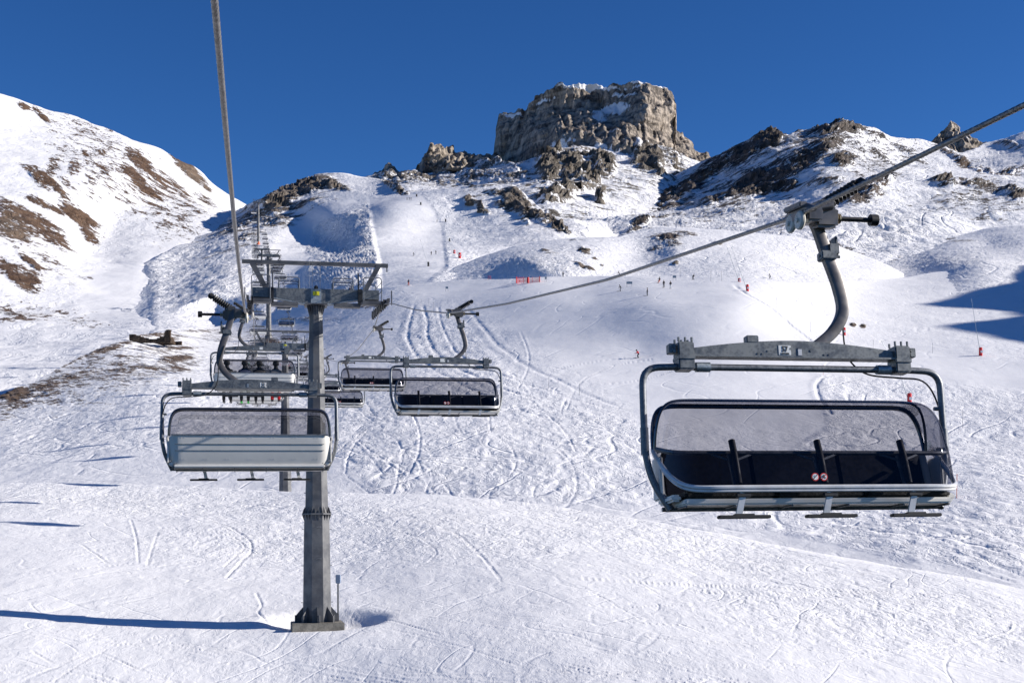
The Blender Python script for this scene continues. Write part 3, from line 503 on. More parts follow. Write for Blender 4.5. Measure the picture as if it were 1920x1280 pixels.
crag('rock_ridge', 768, 935,
     [(768, 324), (778, 318), (785, 305), (796, 292), (804, 284), (808, 272), (815, 270), (822, 264), (828, 262), (834, 272), (842, 266), (850, 268), (856, 278), (864, 284), (872, 282), (880, 284), (890, 288), (904, 294), (912, 287), (922, 288), (935, 286)],
     [(768, 328), (860, 322), (935, 305)], [(768, 324, 1800), (830, 262, 1760), (830, 320, 1690), (880, 284, 1780), (900, 300, 1730), (935, 290, 1790), (800, 320, 1720)],
     9.0, 36.0, lambda px, py: blobs([(860, 312, 60, 6, -6, .6), (820, 300, 20, 4, 0, .3)], px, py), M_peak, 9.0, back=120, strata=0.5)
crag('rock_tooth', 692, 768,
     [(692, 330), (705, 322), (716, 318), (722, 308), (728, 304), (734, 306), (742, 314), (752, 321), (768, 327)], [(692, 338), (768, 334)],
     [(692, 330, 1750), (730, 304, 1760), (730, 335, 1700), (768, 328, 1780)], 5.0, 24.0, lambda px, py: blobs([(712, 330, 16, 4, 0, .7), (750, 330, 14, 3, 0, .7)], px, py), M_peak, 14.0, back=70)
crag('rock_spire', 1742, 1862,
     [(1742, 272), (1750, 262), (1760, 252), (1768, 243), (1776, 232), (1784, 226), (1791, 227), (1797, 238), (1803, 246), (1812, 248), (1820, 254), (1828, 252), (1834, 258), (1842, 262), (1862, 282)],
     [(1742, 285), (1862, 292)], [(1742, 272, 1680), (1785, 226, 1700), (1785, 280, 1640), (1830, 255, 1700), (1862, 285, 1720), (1810, 285, 1660)], 7.0, 34.0,
     lambda px, py: blobs([(1800, 285, 40, 6, 0, .5), (1815, 262, 8, 10, 30, .5)], px, py), M_peak, 19.0, back=120)
# hillside outside the frame on the right that throws the blue shadow across the hollow
def side_hill():
    ys = np.linspace(120, 620, 90); xs = np.linspace(170, 620, 90)
    Y, X = np.meshgrid(ys, xs, indexing='ij')
    prof = sstep(0, 1, (X - 185) / 190.0)
    along = np.interp(Y, [120, 185, 215, 240, 285, 300, 314, 332, 350, 380, 430, 480, 620], [0, 40, 104, 112, 118, 108, 107, 114, 108, 100, 92, 20, 0])
    Z = -8 + (Y - 200) * 0.09 + (HZ - 640) / F * Y + along * prof - 20 * (1 - prof) + 3 * fbm(X / 30, Y / 30, 0 * X, 4)
    make_grid('shadow_hill', np.stack([X, Y, Z], -1), M_rh, {'rock': 0 * X, 'rough': 0 * X + .4, 'brown': 0 * X})
side_hill()
# ---------------- where the ground really is ----------------
_GP = np.concatenate(GR, 0); _GX = _GP[:, 0] / _GP[:, 1] * F + CX; _GY = HZ - _GP[:, 2] / _GP[:, 1] * F
def ground_at(px, py):
    """world point of the snow surface seen at a spot of the view"""
    m = (np.abs(_GX - px) < 3.5) & (np.abs(_GY - py) < 2.5)
    if not m.any(): m = (np.abs(_GX - px) < 9) & (np.abs(_GY - py) < 9)
    c = _GP[m]; c = c[c[:, 1] < c[:, 1].min() * 1.04]; return Vector(c.mean(0))
def ground_z(x, y, near=None):
    r = np.hypot(_GP[:, 0] - x, _GP[:, 1] - y); i = np.argsort(r)[:6]
    return float(_GP[i, 2].max())
# ---------------- object helpers ----------------
def newobj(name, me, mat=None, parent=None):
    if mat is not None:
        for m in (mat if isinstance(mat, (list, tuple)) else [mat]): me.materials.append(m)
    o = bpy.data.objects.new(name, me); C.objects.link(o)
    if parent is not None: o.parent = parent
    return o
def thing(name, label, cat, loc=(0, 0, 0), rz=0.0, group=None):
    o = bpy.data.objects.new(name, None); C.objects.link(o); o.empty_display_size = 0.3
    o.location = loc; o.rotation_euler = (0, 0, rz); o['label'] = label; o['category'] = cat
    if group: o['group'] = group
    return o
def tag(o, label, cat, group=None, kind=None):
    o['label'] = label; o['category'] = cat
    if group: o['group'] = group
    return o
def dup(root, loc, rz, label, group=None):
    r = root.copy(); C.objects.link(r); r.location = loc; r.rotation_euler = (0, 0, rz); r['label'] = label
    if group: r['group'] = group
    for ch in list(root.children):
        c = ch.copy(); C.objects.link(c); c.parent = r
        for g in ch.children:
            d = g.copy(); C.objects.link(d); d.parent = c
    return r
class MB:
    def __init__(s): s.v = []; s.f = []
    def add(s, v, f):
        b = len(s.v); s.v += [tuple(x) for x in v]; s.f += [tuple(i + b for i in q) for q in f]; return s
    def box(s, c, h, rot=None, bev=0.0):
        hx, hy, hz = h; vs_ = []; b = min(bev, hx * .9, hy * .9, hz * .9)
        if b <= 0:
            V = [Vector((x * hx, y * hy, z * hz)) for z in (-1, 1) for y in (-1, 1) for x in (-1, 1)]
            Fc = [(0, 2, 3, 1), (4, 5, 7, 6), (0, 1, 5, 4), (2, 6, 7, 3), (0, 4, 6, 2), (1, 3, 7, 5)]
        else:
            bm = bmesh.new(); bmesh.ops.create_cube(bm, size=2)
            for v in bm.verts: v.co = Vector((v.co.x * hx, v.co.y * hy, v.co.z * hz))
            bmesh.ops.bevel(bm, geom=bm.edges[:], offset=b, segments=2, affect='EDGES'); bm.verts.index_update()
            V = [v.co.copy() for v in bm.verts]; Fc = [tuple(v.index for v in f.verts) for f in bm.faces]; bm.free()
        if rot is not None: V = [rot @ v for v in V]
        return s.add([Vector(c) + v for v in V], Fc)
    def beam(s, a, b, w, h, up=(0, 0, 1)):
        a = Vector(a); b = Vector(b); d = (b - a).normalized(); u = Vector(up)
        x = d.cross(u); 
        if x.length < 1e-4: x = d.cross(Vector((0, 1, 0)))
        x.normalize(); z = x.cross(d)
        V = [p + x * i * w / 2 + z * j * h / 2 for p in (a, b) for i, j in ((-1, -1), (1, -1), (1, 1), (-1, 1))]
        return s.add(V, [(3, 2, 1, 0), (4, 5, 6, 7), (0, 1, 5, 4), (1, 2, 6, 5), (2, 3, 7, 6), (3, 0, 4, 7)])
    def tube(s, pts, r, n=10, cap=True, sq=1.0):
        P = [Vector(p) for p in pts]; R = r if isinstance(r, (list, tuple)) else [r] * len(P)
        T = [((P[min(i + 1, len(P) - 1)] - P[max(i - 1, 0)])).normalized() for i in range(len(P))]
        ref = Vector((0, 0, 1)) if abs(T[0].z) < 0.9 else Vector((0, 1, 0)); x = T[0].cross(ref).normalized(); V = []
        for i, p in enumerate(P):
            x = (x - T[i] * x.dot(T[i])).normalized(); y = T[i].cross(x)
            for k in range(n):
                a = 2 * math.pi * k / n; V.append(p + (x * math.cos(a) + y * math.sin(a) * sq) * R[i])
        Fc = [(i * n + k, i * n + (k + 1) % n, (i + 1) * n + (k + 1) % n, (i + 1) * n + k) for i in range(len(P) - 1) for k in range(n)]
        if cap: Fc += [tuple(range(n - 1, -1, -1)), tuple((len(P) - 1) * n + k for k in range(n))]
        return s.add(V, Fc)
    def cyl(s, a, b, r, n=16, r2=None): return s.tube([a, b], [r, r if r2 is None else r2], n)
    def plate(s, poly, y0, y1, axis='xz'):
        n = len(poly)
        if axis == 'xz': V = [(p[0], y0, p[1]) for p in poly] + [(p[0], y1, p[1]) for p in poly]
        else: V = [(y0, p[0], p[1]) for p in poly] + [(y1, p[0], p[1]) for p in poly]
        Fc = [tuple(range(n)), tuple(range(2 * n - 1, n - 1, -1))] + [((i + 1) % n, i, i + n, (i + 1) % n + n) for i in range(n)]
        return s.add(V, Fc)
    def build(s, name, mat, parent=None, smooth=True, loc=None):
        me = bpy.data.meshes.new(name); me.from_pydata(s.v, [], s.f); me.validate()
        bm = bmesh.new(); bm.from_mesh(me); bmesh.ops.recalc_face_normals(bm, faces=bm.faces[:]); bm.to_mesh(me); bm.free()
        if smooth:
            me.polygons.foreach_set('use_smooth', [True] * len(me.polygons)); me.set_sharp_from_angle(angle=math.radians(38))
        o = newobj(name, me, mat, parent)
        if loc is not None: o.location = loc
        return o
def arc(pts, r=0.2, n=6):
    """polyline with rounded corners"""
    P = [Vector(p) for p in pts]; out = [P[0]]
    for i in range(1, len(P) - 1):
        a, b, c = P[i - 1], P[i], P[i + 1]; la = (a - b).length; lc = (c - b).length; q = min(r, la * .48, lc * .48)
        p0 = b + (a - b).normalized() * q; p1 = b + (c - b).normalized() * q
        for k in range(n + 1):
            t = k / n; out.append(p0.lerp(b, t).lerp(b.lerp(p1, t), t))
    out.append(P[-1]); return out
def cr(pts, n=8):
    """smooth curve through points"""
    P = [Vector(p) for p in pts]; P = [P[0] * 2 - P[1]] + P + [P[-1] * 2 - P[-2]]; out = []
    for i in range(1, len(P) - 2):
        for k in range(n):
            t = k / n; a, b, c, d = P[i - 1:i + 3]
            out.append(0.5 * ((2 * b) + (c - a) * t + (2 * a - 5 * b + 4 * c - d) * t * t + (3 * b - a - 3 * c + d) * t ** 3))
    out.append(P[-2]); return out
def paint(name, col, rough=0.5, metal=0.0, var=0.15, scale=3.0, spec=0.5, bump=0.0, coat=0.0, dark=None):
    N = NT(name); co = N.n('ShaderNodeTexCoord').outputs['Object']
    n = N.noise(co, scale, 6, 0.6); c2 = tuple(c * (1 - var) for c in col) if dark is None else dark
    bs = N.n('ShaderNodeBsdfPrincipled'); N.l(N.mix(N.ramp(n, 0.35, 0.65), c2, tuple(min(1, c * (1 + var)) for c in col)), bs.inputs['Base Color'])
    N.l(N.ramp(N.noise(co, scale * 2.3, 4), 0.3, 0.7, rough * 0.8, min(1, rough * 1.25)), bs.inputs['Roughness'])
    bs.inputs['Metallic'].default_value = metal; bs.inputs['Specular IOR Level'].default_value = spec; bs.inputs['Coat Weight'].default_value = coat
    if bump:
        b = N.n('ShaderNodeBump'); b.inputs['Strength'].default_value = bump; b.inputs['Distance'].default_value = 0.02; N.l(N.noise(co, scale * 6, 5), b.inputs['Height']); N.l(b.outputs[0], bs.inputs['Normal'])
    N.l(bs.outputs[0], N.out.inputs[0]); return N.m
def galvanised(name, a=(0.115, 0.125, 0.133), b=(0.205, 0.218, 0.225), scale=5.0, patches=True):
    N = NT(name); co = N.n('ShaderNodeTexCoord').outputs['Object']
    v = N.n('ShaderNodeTexVoronoi'); v.inputs['Scale'].default_value = scale * 6; N.l(co, v.inputs['Vector'])
    n = N.noise(co, scale, 5, 0.6, 1.2); m = N.math('ADD', N.math('MULTIPLY', n, 0.8), N.math('MULTIPLY', v.outputs['Distance'], 0.25))
    bs = N.n('ShaderNodeBsdfPrincipled'); N.l(N.mix(N.ramp(m, 0.38, 0.66), a, b), bs.inputs['Base Color'])
    N.l(N.ramp(n, 0.3, 0.7, 0.42, 0.62), bs.inputs['Roughness']); bs.inputs['Metallic'].default_value = 0.55
    N.l(bs.outputs[0], N.out.inputs[0]); return N.m
M_galv = galvanised('galvanised_steel'); M_galv2 = galvanised('galvanised_light', (0.26, 0.30, 0.33), (0.40, 0.44, 0.47), 7)
M_dark = paint('weathered_steel_arm', (0.145, 0.135, 0.135), 0.42, 0.45, 0.22, 4.0)
M_tube = galvanised('grey_tube', (0.13, 0.14, 0.155), (0.22, 0.23, 0.25), 9)
M_black = paint('black_rubber', (0.013, 0.013, 0.015), 0.55, 0, 0.2, 8)
M_cush = paint('black_cushion', (0.018, 0.017, 0.017), 0.75, 0, 0.3, 14, bump=0.3)
M_navy = paint('navy_cushion', (0.006, 0.008, 0.018), 0.7, 0, 0.3, 10, spec=.15)
M_alu = paint('aluminium_rim', (0.62, 0.62, 0.63), 0.38, 0.15, 0.10, 6)
M_rimd = paint('smoked_rim', (0.05, 0.055, 0.075), 0.12, 0.3, 0.2, 5, coat=0.6)
M_shell = paint('off_white_shell', (0.76, 0.735, 0.69), 0.42, 0, 0.04, 2.5)
M_white = paint('white_paint', (0.78, 0.78, 0.76), 0.45, 0, 0.04, 4)
M_roll = paint('cream_roller', (0.66, 0.63, 0.56), 0.45, 0, 0.10, 9)
M_brass = paint('brass_ring', (0.45, 0.36, 0.22), 0.35, 0.8, 0.2, 9)
M_red = paint('red_plastic', (0.55, 0.015, 0.02), 0.5, 0, 0.12, 5); M_orange = paint('orange_pad', (0.75, 0.13, 0.03), 0.6, 0, 0.1, 2)
M_yel = paint('yellow_sign', (0.72, 0.66, 0.02), 0.5, 0, 0.05, 4)
M_tower = paint('tower_steel', (0.115, 0.116, 0.12), 0.5, 0.25, 0.12, 1.3, dark=(0.062, 0.065, 0.075))
M_conc = paint('concrete', (0.20, 0.185, 0.155), 0.9, 0, 0.3, 3, bump=0.6); M_soil = paint('rusty_soil', (0.30, 0.15, 0.07), 0.95, 0, 0.5, 2, bump=0.8)
M_rope = paint('steel_rope', (0.22, 0.21, 0.20), 0.40, 0.55, 0.25, 20)
M_blue = paint('blue_grey_box', (0.26, 0.33, 0.45), 0.5, 0, 0.08, 4)
def glass(name, tint, gl=0.012, rough=0.03):
    N = NT(name); tr = N.n('ShaderNodeBsdfTransparent'); g = N.n('ShaderNodeBsdfGlossy'); mx = N.n('ShaderNodeMixShader')
    co = N.n('ShaderNodeTexCoord').outputs['Object']
    N.l(N.mix(N.ramp(N.noise(N.map(co, scale=(1, 1, 0.35)), 2.6, 6, 0.7), 0.35, 0.75), tuple(t * 0.9 for t in tint), tuple(min(1, t * 1.06) for t in tint)), tr.inputs[0])
    g.inputs['Roughness'].default_value = rough; g.inputs[0].default_value = (0.9, 0.92, 1, 1)
    lw = N.n('ShaderNodeLayerWeight'); lw.inputs[0].default_value = 0.28
    N.l(N.math('MULTIPLY_ADD', lw.outputs['Fresnel'], 0.30, gl, clamp=True), mx.inputs[0]); N.l(tr.outputs[0], mx.inputs[1]); N.l(g.outputs[0], mx.inputs[2])
    N.l(mx.outputs[0], N.out.inputs[0]); return N.m
M_glass = glass('smoked_bubble', (0.46, 0.46, 0.49))

# ---------------- writing ----------------
def lettering(txt, size, parent, loc, rot, mat, name='lettering', bold=0.012, sx=1.0):
    cu = bpy.data.curves.new('t', 'FONT'); cu.body = txt; cu.size = size; cu.align_x = 'CENTER'; cu.align_y = 'CENTER'; cu.extrude = 0.0015; cu.offset = bold
    to = bpy.data.objects.new('t', cu); C.objects.link(to); dg = bpy.context.evaluated_depsgraph_get(); dg.update()
    me = bpy.data.meshes.new_from_object(to.evaluated_get(dg)); me.name = name; bpy.data.objects.remove(to)
    me.transform(Matrix.Diagonal((sx, 1, 1, 1)))
    me.materials.clear(); o = newobj(name, me, mat, parent); o.location = loc; o.rotation_euler = rot; return o
# ---------------- haul ropes ----------------
UX = -0.2061; PSI = 0.15      # the carriers swing a little with the slope of the rope
def shift(d): return float(np.interp(d, [0, 375, 550, 750, 900], [0, 0, -1.5, -3.2, -4.4]))
_RZ = [(129, -0.85), (133, -1.0), (155, -2.0), (179, -1.3), (203, 0.6), (226, 3.0), (250, 6.0), (300, 14.5), (330, 21), (345, 24), (375, 24.6), (400, 25), (460, 28.3), (510, 34), (550, 41), (600, 47), (680, 62), (750, 85), (760, 86), (800, 84), (860, 78)]
ZL = [(-14, 4.6), (0, 2.95), (7.4, 2.06), (10.3, 1.66), (13.4, 1.28), (17.4, 0.92), (22.96, 0.575), (30, .55), (38, .66), (46.2, 1.02), (52, 1.52), (55.4, 1.68), (58.6, 1.5), (64, .55), (70, -.3), (94, -1.75), (118, -1.35)] + _RZ
ZR = [(-14, 5.0), (0, 2.95), (6, 2.1), (8.98, 1.757), (12.95, 1.315), (20, 1.00), (28, .86), (36.6, .84), (44, 1.12), (52, 1.6), (55.4, 1.70), (58, 1.3), (60.4, .62), (70, -.45), (84, -1.45), (107.8, -1.5), (121, -1.15)] + _RZ
def rope_pt(side, d):
    z = np.array(ZL if side < 0 else ZR)
    zz = float(np.interp(d, z[:, 0], z[:, 1])) + (HZ - 640) / F * d
    return Vector(((-0.27 if side < 0 else float(np.interp(d, [8, 12.6, 36, 60], [5.66, 5.66, 5.66, 5.65]))) + UX * d + shift(d), d, zz))
def build_rope(side, label):
    o = MB(); z = np.array(ZL if side < 0 else ZR)
    # near part: six strands laid in a helix
    near = np.arange(-6, 34, 0.0125); P = np.array([rope_pt(side, d) for d in near])
    for c in (2,):
        k = np.ones(61) / 61; zz = P[:, c].copy(); zz[30:-30] = np.convolve(zz, k, 'valid'); P[:, c] = zz
    n = 18; R = 0.0235; V = []
    T = np.gradient(P, axis=0); T /= np.linalg.norm(T, axis=1)[:, None]
    X = np.cross(T, [0, 0, 1.0]); X /= np.linalg.norm(X, axis=1)[:, None]; Yv = np.cross(X, T)
    a = np.arange(n) * 2 * np.pi / n
    tw = near[:, None] * (2 * np.pi / 0.46)
    rr = R * (0.86 + 0.16 * np.abs(np.cos(3 * (a[None] + tw))))
    ring = P[:, None] + X[:, None] * (np.cos(a)[None] * rr)[..., None] + Yv[:, None] * (np.sin(a)[None] * rr)[..., None]
    m = len(near); o.v = [tuple(v) for v in ring.reshape(-1, 3)]
    o.f = [(i * n + k, i * n + (k + 1) % n, (i + 1) * n + (k + 1) % n, (i + 1) * n + k) for i in range(m - 1) for k in range(n)]
    far = [d for d in np.arange(34, 120, 1.5)] + [d for d in np.arange(120, 860, 6)]
    o.tube([Vector(P[-1])] + [rope_pt(side, d) for d in far], R * 0.97, 8)
    return tag(o.build('haul_rope', M_rope), label, 'steel rope', 'haul ropes of the chairlift')
build_rope(-1, 'left steel haul rope, running steeply down from the top of the view')
build_rope(1, 'right steel haul rope, sloping in from the upper right corner')

# ---------------- the six-seat chair ----------------
def make_chair(number=None, detail=2):
    root = thing('chairlift_chair', 'chair', 'chairlift chair')
    n8 = 12 if detail == 2 else 8
    # grip
    g = MB()
    g.tube([(0, -.34, .0), (0, -.2, .035), (0, .2, .035), (0, .34, .0)], [.03, .05, .05, .03], 10)
    g.box((-.10, 0, .0), (.09, .17, .09), bev=.02); g.box((-.27, 0, -.03), (.13, .10, .11), bev=.03); g.box((.03, 0, -.04), (.05, .13, .05), bev=.015)
    g.cyl((-.05, .12, .04), (-.30, .12, .08), .045); g.box((-.24, .02, .09), (.08, .14, .05), bev=.015)
    g.box((.05, 0, .07), (.045, .2, .03), bev=.01)
    G = g.build('grip', M_dark, root)
    sp = MB(); A = Vector((-.20, .05, .07)); B = Vector((-.68, .10, .36)); d = (B - A)
    sp.tube([A, B], .035, 8)
    hel = [A + d * (.08 + .72 * t / 90) + (Vector((0, 1, 0)) * math.cos(t * .62) + d.normalized().cross(Vector((0, 1, 0))) * math.sin(t * .62)) * .058 for t in range(91)]
    sp.tube(hel, .017, 6); sp.tube([A + d * .84, A + d * .96], .062, 10); sp.tube([A + d * .02, A + d * .07], .07, 10)
    sp.build('spring', M_black, G)
    rl = MB(); rl.tube([(-.38, 0, -.03), (-.80, 0, -.03)], .026, 8); rl.build('guide_rod', M_black, G)
    rl = MB(); rl.tube([(-.80, 0, -.03), (-.88, 0, -.03)], .062, 14); rl.build('roller', M_black, G)
    rl = MB(); rl.tube([(-.38, 0, -.03), (-.41, 0, -.03)], .062, 12); rl.tube([(-.43, 0, -.03), (-.45, 0, -.03)], .055, 12); rl.build('ring', M_brass, G)
    for y_ in (-.10, .12):
        wv = MB(); wv.tube([(.03, y_, -.085), (.045, y_, -.085), (.065, y_, -.085), (.08, y_, -.085)], [.085, .10, .10, .085], 20); wv.tube([(-.05, y_, -.085), (.10, y_, -.085)], .025, 8); wv.build('wheel', M_roll, G)
    # hanger arm: bent square tube bulging to the outside
    cv = cr([(-.30, 0, .02), (-.37, 0, -.12), (-.45, 0, -.38), (-.56, 0, -.72), (-.585, 0, -.98), (-.46, 0, -1.19), (-.22, 0, -1.37)], 7)
    hm = MB(); V = []; Fc = []
    wd = lambda t: .053 + .010 * math.sin(math.pi * t)
    for i, p in enumerate(cv):
        t = (cv[min(i + 1, len(cv) - 1)] - cv[max(i - 1, 0)]).normalized(); nx = Vector((-t.z, 0, t.x)); w_ = wd(i / len(cv))
        for (a, b) in ((-1, -.8), (-.8, -1), (.8, -1), (1, -.8), (1, .8), (.8, 1), (-.8, 1), (-1, .8)): V.append(p + nx * a * w_ + Vector((0, 1, 0)) * b * .040)
    m = len(cv); Fc = [(i * 8 + k, i * 8 + (k + 1) % 8, (i + 1) * 8 + (k + 1) % 8, (i + 1) * 8 + k) for i in range(m - 1) for k in range(8)] + [tuple(range(7, -1, -1)), tuple((m - 1) * 8 + k for k in range(8))]
    hm.add(V, Fc); H = hm.build('hanger_arm', M_dark, root)
    br = MB(); br.box((-.455, 0, -.40), (.085, .07, .045), bev=.01); br.box((-.56, -.02, -.30), (.015, .06, .11), bev=.01); br.beam((-.47, 0, -.36), (-.56, -.02, -.26), .03, .03); br.box((-.52, .05, -.33), (.05, .012, .05)); br.cyl((-.36, .0, -.40), (-.60, .0, -.40), .016, 8)
    br.build('bracket', M_galv, H)
    # crossbeam, a plate with a curved top edge and a lower flange
    top = [(x, -1.395 + .10 * (1 - (abs(x) / 1.14) ** 1.7)) for x in np.linspace(-1.12, 1.12, 25)]
    bm_ = MB(); bm_.plate([(-1.12, -1.468)] + top + [(1.12, -1.468)], -.045, .045); bm_.box((0, 0, -1.476), (1.13, .075, .009))
    for sy in (1, -1):
        for (x_, z_, r_) in ((-.05, -1.385, .02), (.05, -1.385, .014), (-.18, -1.40, .014), (-.33, -1.44, .011), (-.38, -1.44, .011), (.41, -1.44, .011), (.36, -1.44, .011), (.30, -1.41, .01)): bm_.tube([(x_, sy * .040, z_), (x_, sy * .050, z_)], r_, 8)
    CB = bm_.build('crossbeam', M_galv, root)
    bm_ = MB(); bm_.box((.46, .0, -1.285), (.065, .05, .04), bev=.008); bm_.build('bracket', M_galv, CB)
    for sy in (1, -1):
        bt = MB()
        bt.box((-.052, sy * .047, -1.42), (.022, .004, .035), bev=.002)
        bt.build('latch', M_alu if sy > 0 else M_galv2, CB)
        pl = MB(); pl.box((.115 if sy > 0 else .115, sy * .0465, -1.40), (.068, .0025, .052), bev=.001) if sy > 0 else pl.box((.24, sy * .0465, -1.405), (.062, .0025, .048), bev=.001)
        pl.build('number_plate', M_white, CB)
    for sx in (-1, 1):
        c = MB(); c.box((sx * 1.20, 0, -1.48), (.085, .09, .145), bev=.012); c.box((sx * 1.20, 0, -1.50), (.088, .10, .02), bev=.004)
        for k in (-1, 0, 1): c.tube([(sx * 1.20 + k * .07, .06, -1.33), (sx * 1.20 + k * .07, .06, -1.285)], .013, 6); c.tube([(sx * 1.20 + k * .07, -.06, -1.33), (sx * 1.20 + k * .07, -.06, -1.285)], .013, 6)
        c.box((sx * 1.335, 0, -1.40), (.035, .05, .05), bev=.006); c.tube([(sx * 1.32, -.06, -1.38), (sx * 1.32, .06, -1.38)], .018, 8); c.tube([(sx * 1.32, -.06, -1.43), (sx * 1.32, .06, -1.43)], .018, 8)
        c.build('clamp_block', M_galv, root)
        c = MB(); c.tube([(sx * 1.08, 0, -1.585), (sx * .93, 0, -1.585)], .052, 12); c.build('sleeve', M_galv2, root)
    # carrying frame
    fr = MB(); R = .036
    fr.tube([(-1.3, 0, -1.585), (1.3, 0, -1.585)], R, n8)
    for sx in (-1, 1):
        fr.tube(arc([(sx * 1.28, 0, -1.585), (sx * 1.65, 0, -1.60), (sx * 1.655, -.01, -2.0), (sx * 1.655, -.02, -2.5), (sx * 1.60, .02, -2.80), (sx * 1.46, .12, -3.08)], .30, 7), R, n8)
        fr.tube([(sx * 1.655, -.01, -2.22), (sx * 1.655, -.02, -2.50)], R * 1.18, n8); fr.tube([(sx * 1.53, .07, -2.93), (sx * 1.46, .12, -3.08)], R * 1.15, n8)
    fr.tube([(-1.47, -.12, -3.05), (1.47, -.12, -3.05)], .024, 8); fr.tube([(-1.47, .10, -3.075), (1.47, .10, -3.075)], .018, 8)
    for x_ in (-1.4, -.9, -.3, .3, .9, 1.4): fr.tube([(x_, -.12, -3.065), (x_, .40, -3.075)], .010, 6)
    fr.tube([(-1.655, -.02, -2.0), (-1.57, -.02, -2.0)], .022, 8)
    fr.build('frame', M_tube, root)
    hz = MB(); hz.tube(cr([(-.50, -.04, -.62), (-.60, -.06, -.98), (-.62, -.07, -1.30), (-.68, -.08, -1.48), (-.86, -.07, -1.62), (-1.2, -.05, -1.66), (-1.45, -.05, -1.68), (-1.58, -.05, -1.80), (-1.66, -.04, -2.05)], 6), .010, 6); hz.build('hose', M_black, root)
    # seat
    bk = MB(); nseg = 40; pr = [(-.13, -3.0), (-.17, -2.9), (-.215, -2.7), (-.26, -2.52), (-.275, -2.44)]
    V = []; ks = len(pr)
    xs_ = [math.sin(u * math.pi / 2) * 1.51 for u in np.linspace(-1, 1, 33)]
    def shell(off, w, topz=0):
        r = []
        for (y, z) in pr:
            for x in xs_:
                xx = x * w / 1.51; e = max(0, (abs(xx) - (w - .16)) / .16); zz = z
                if z < -2.9: zz = z + (1 - math.sqrt(max(0, 1 - e * e))) * .14
                if z > -2.5: zz = z - (1 - math.sqrt(max(0, 1 - e * e))) * .05
                r.append((xx, y + off + .10 * e * e, zz))
        return r
    a = shell(0, 1.51); b = shell(.045, 1.49); nx = len(xs_)
    V = a + b; nA = len(a); Fc = []
    for i in range(ks - 1):
        for k in range(nx - 1):
            q = (i * nx + k, i * nx + k + 1, (i + 1) * nx + k + 1, (i + 1) * nx + k); Fc.append(q); Fc.append(tuple(nA + j for j in q[::-1]))
    for k in range(nx - 1): Fc.append((k + 1, k, nA + k, nA + k + 1)); Fc.append(((ks - 1) * nx + k, (ks - 1) * nx + k + 1, nA + (ks - 1) * nx + k + 1, nA + (ks - 1) * nx + k))
    for i in range(ks - 1): Fc.append((i * nx, (i + 1) * nx, nA + (i + 1) * nx, nA + i * nx)); Fc.append(((i + 1) * nx + nx - 1, i * nx + nx - 1, nA + i * nx + nx - 1, nA + (i + 1) * nx + nx - 1))
    bk.add(V, Fc)
    for x_ in (-1.25, -.83, -.42, 0, .42, .83, 1.25):
        for dx in (-.03, .03):
            for z_, y_ in ((-2.50, -.263), (-2.90, -.168)): bk.tube([(x_ + dx, y_, z_), (x_ + dx, y_ - .006, z_)], .006, 6)
    BK = bk.build('backrest', M_shell, root)
    gr = MB()
    for z_, y_ in ((-2.74, -.209), (-2.62, -.238)): gr.box((0, y_ - .001, z_), (1.40, .004, .005))
    gr.box((0, -.277, -2.445), (1.47, .008, .014)); gr.build('groove_strip', M_tube, BK)
    pd = MB(); v6 = 3
    for k in range(v6):
        cx = -1.45 + (k + .5) * 2.9 / v6; rot = Matrix.Rotation(.24, 3, 'X')
        pd.box((cx, -.14, -2.70), (2.9 / v6 / 2 - .004, .035, .25), rot, bev=.02)
    pd.build('back_cushion', M_navy, root)
    st = MB()
    for k in range(3):
        cx = -1.42 + (k + .5) * 2.84 / 3; st.box((cx, .15, -2.965), (2.84 / 6 - .006, .285, .045), bev=.03)
    st.build('seat_cushion', M_cush, root)
    sb = MB(); sb.box((0, .14, -3.035), (1.42, .30, .030), bev=.015)
    for sx in (-1, 1): sb.box((sx * 1.47, .12, -2.985), (.05, .22, .035), bev=.02); sb.box((sx * 1.53, -.02, -2.75), (.018, .13, .22), bev=.015)
    sb.build('seat_pan', M_shell, root)
    # bubble
    prf = cr([(-.16, -2.02), (.10, -1.975), (.40, -2.05), (.66, -2.30), (.80, -2.62), (.83, -2.90)] and [(0, -.30, -1.94), (0, -.04, -1.93), (0, .22, -1.98), (0, .44, -2.16), (0, .58, -2.50), (0, .64, -2.92)], 5)
    W = 1.55; S_ = [math.copysign(1 - (1 - abs(u)) ** 3.2, u) for u in np.linspace(-1, 1, 81)]; V = []
    def bub(p, s_):
        e = abs(s_); g_ = (1 - e ** 22.0) ** (1 / 2.0); cf = (1 - e ** 12.0) ** (1 / 2.0)
        tz = (p.z + 2.93) / 1.0; zb = -2.45
        return Vector((s_ * W * (1 - .025 * max(0, tz) * e), -.16 + (p.y + .16) * (.10 + .90 * cf), zb + (p.z - zb) * g_))
    for p in prf:
        for s_ in S_: V.append(bub(p, s_))
    nx = len(S_); Fc = [(i * nx + k, i * nx + k + 1, (i + 1) * nx + k + 1, (i + 1) * nx + k) for i in range(len(prf) - 1) for k in range(nx - 1)]
    bb = MB(); bb.add(V, Fc); me_o = bb.build('bubble', M_glass, root); me_o.data.polygons.foreach_set('use_smooth', [True] * len(me_o.data.polygons))
    rim = MB(); rim.tube([bub(prf[0], s_) for s_ in S_], .027, 8); rim.tube([bub(prf[5], s_) + Vector((0, 0, .004)) for s_ in S_], .015, 8)
    rim.build('rim', M_rimd, me_o)
    rim = MB()
    for dz, r_ in ((0, .024), (-.034, .015)): rim.tube([bub(prf[-1], s_) + Vector((0, .0, dz)) for s_ in S_], r_, 8)
    rim.build('rim', M_alu, me_o)
